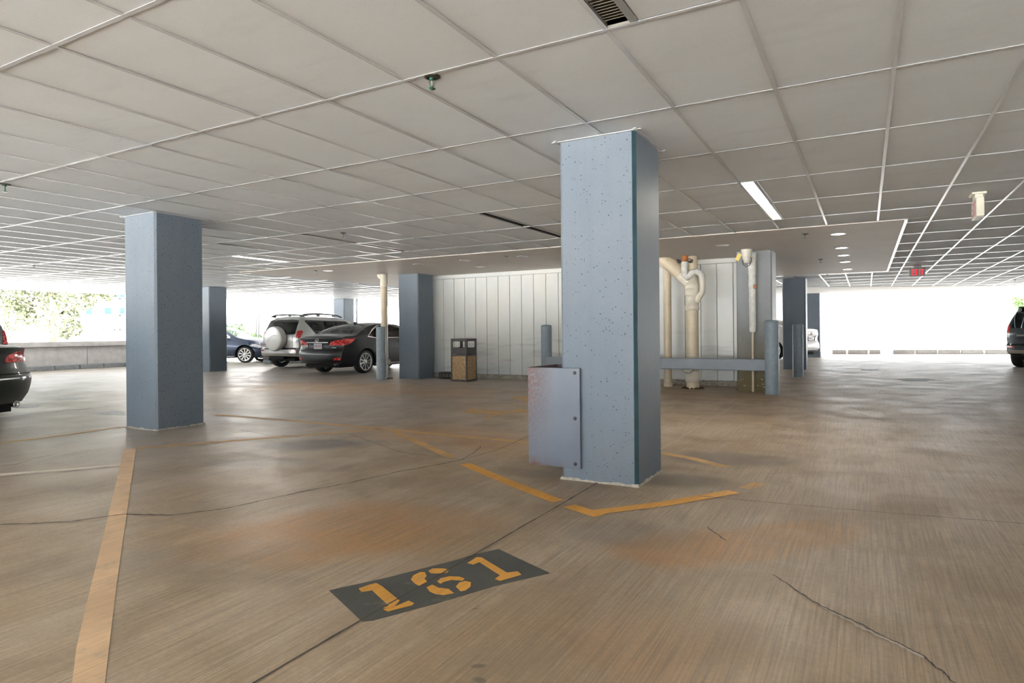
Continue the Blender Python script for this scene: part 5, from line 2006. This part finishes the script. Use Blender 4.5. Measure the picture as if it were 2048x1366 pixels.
# ---- black car cut by the left edge of the photo
C = sedan_spec()
C['top'] = [(0, 0.985), (0.10, 1.01), (0.45, 1.035), (0.62, 1.05), (0.95, 1.20), (1.35, 1.34), (1.75, 1.42), (2.15, 1.45), (2.55, 1.43), (2.95, 1.31), (3.45, 1.04), (3.7, 0.98), (4.15, 0.90), (4.42, 0.80), (4.58, 0.70)]
C['rear'] = [(0.25, 0.16), (0.34, 0.10), (0.42, 0.04), (0.60, 0.0), (0.66, 0.02), (0.75, 0.08), (0.9, 0.12), (0.985, 0.10), (1.02, 0.14)]
C['rround'] = 0.24
C['regions'] = [r for r in C['regions'] if r[2] not in ('rear_reflector', 'plate_recess')] + [
    (REAR, [(-0.95, 0.60), (-0.95, 0.618), (0.95, 0.618), (0.95, 0.60)], 'bumper_strip', M['chrome'], 0.006, 0),
    (SIDE, [(-0.1, 0.60), (-0.1, 0.618), (0.62, 0.618), (0.62, 0.60)], 'bumper_strip', M['chrome'], 0.006, 0)]
greenblack = paint('green_black_car_paint', (0.006, 0.014, 0.014), 0.34, 0.1)
LCX, LCY, LCH = -8.85, 3.42, math.radians(199)
d = Vector((math.cos(LCH), math.sin(LCH)))
ctr = Vector((LCX, LCY)) + d * C['L'] / 2
lcar, x0 = build_car(C, greenblack, 'sedan_car', 'green-black car cut off by the left edge of the photo, tail to the right', (ctr.x, ctr.y, 0), LCH)
for s in (-1, 1):
    q = Matrix.Translation((-x0 + 0.18, s * 0.60, 0.28)) @ Matrix.Rotation(-PI / 2, 4, 'Y')
    MB().lathe([(0.030, -0.16), (0.040, 0.0), (0.044, 0.012), (0.034, 0.012), (0.030, -0.10)], 18, q, cap=False).build('exhaust_tip', M['chrome'], lcar)
# ---- taller car beyond it, only its red lamp shows
C = suv_spec(M['glass_mid'], M['glass_mid'])
d = Vector((-1, 0.0))
gx, gy = -12.6, 4.52
l2, x0 = build_car(C, paint('grey_car_paint', (0.20, 0.22, 0.24), 0.25, 0.5), 'hatchback_car', 'grey car at the far left edge with an upright red tail lamp', (gx - C['L'] / 2, gy, 0), PI)

# ---- white car between the far columns
whitep = paint('white_car_paint', (0.78, 0.78, 0.78), 0.25, 0.0)
C = sedan_spec()
C['spokes'] = 5
C['spoke_w'] = (0.06, 0.05)
C['wr'], C['arch'] = 0.35, 0.40
C['top'] = [(0, 1.12), (0.12, 1.16), (0.45, 1.19), (0.62, 1.21), (0.95, 1.36), (1.35, 1.50), (1.75, 1.57), (2.15, 1.58), (2.55, 1.55), (2.95, 1.40), (3.45, 1.10), (3.7, 1.04), (4.15, 0.96), (4.42, 0.86), (4.58, 0.76)]
C['belt'] = [(0, 1.02), (0.5, 1.02), (1.5, 1.0), (2.5, 0.98), (3.4, 0.95), (4.1, 0.86), (4.58, 0.66)]
wh = PI - math.radians(-158) if False else math.radians(158)
d = Vector((math.cos(wh), math.sin(wh)))
tail = Vector((-1.72, 25.6))
ctr = tail + d * C['L'] / 2
wcar, x0 = build_car(C, whitep, 'sedan_car', 'white car behind the distant columns right of the stained column', (ctr.x, ctr.y, 0), wh)
number_plate(wcar, -x0 + 0.070, 0, 0.80)
MB().tube([(-x0 + 0.03, 0.05 * math.cos(a), 0.96 + 0.05 * math.sin(a)) for a in [2 * PI * k / 18 for k in range(18)]], 0.008, 6, closed=True).build('emblem', M['darkmetal'], wcar)

# ---- dark car cut by the right edge of the photo
C = suv_spec(M['glass_mid'], M['glass_mid'])
slate = paint('slate_car_paint', (0.055, 0.065, 0.075), 0.25, 0.5)
gh = math.radians(62)
d = Vector((math.cos(gh), math.sin(gh)))
n = Vector((-math.sin(gh), math.cos(gh)))
cpt = _C + ray(2005, 690) * (17.9 / FPX)
corner = Vector((cpt.x, cpt.y))
ctr = corner + d * (C['L'] / 2) - n * 0.86
rcar, x0 = build_car(C, slate, 'offroad_car', 'dark grey car cut off by the right edge of the photo', (ctr.x, ctr.y, 0), gh)
number_plate(rcar, -x0 + 0.06, 0, 0.80, marks=False)
MB().bar((-x0 + 0.05, -0.55, 0.90), (-x0 + 0.05, 0.55, 0.90), 0.02, 0.05).build('garnish', M['chrome'], rcar)
MB().bbox(-x0 + 0.33, -x0 + 0.60, -0.60, 0.60, 1.655, 1.70, 0.015).build('roof_spoiler', slate, rcar)
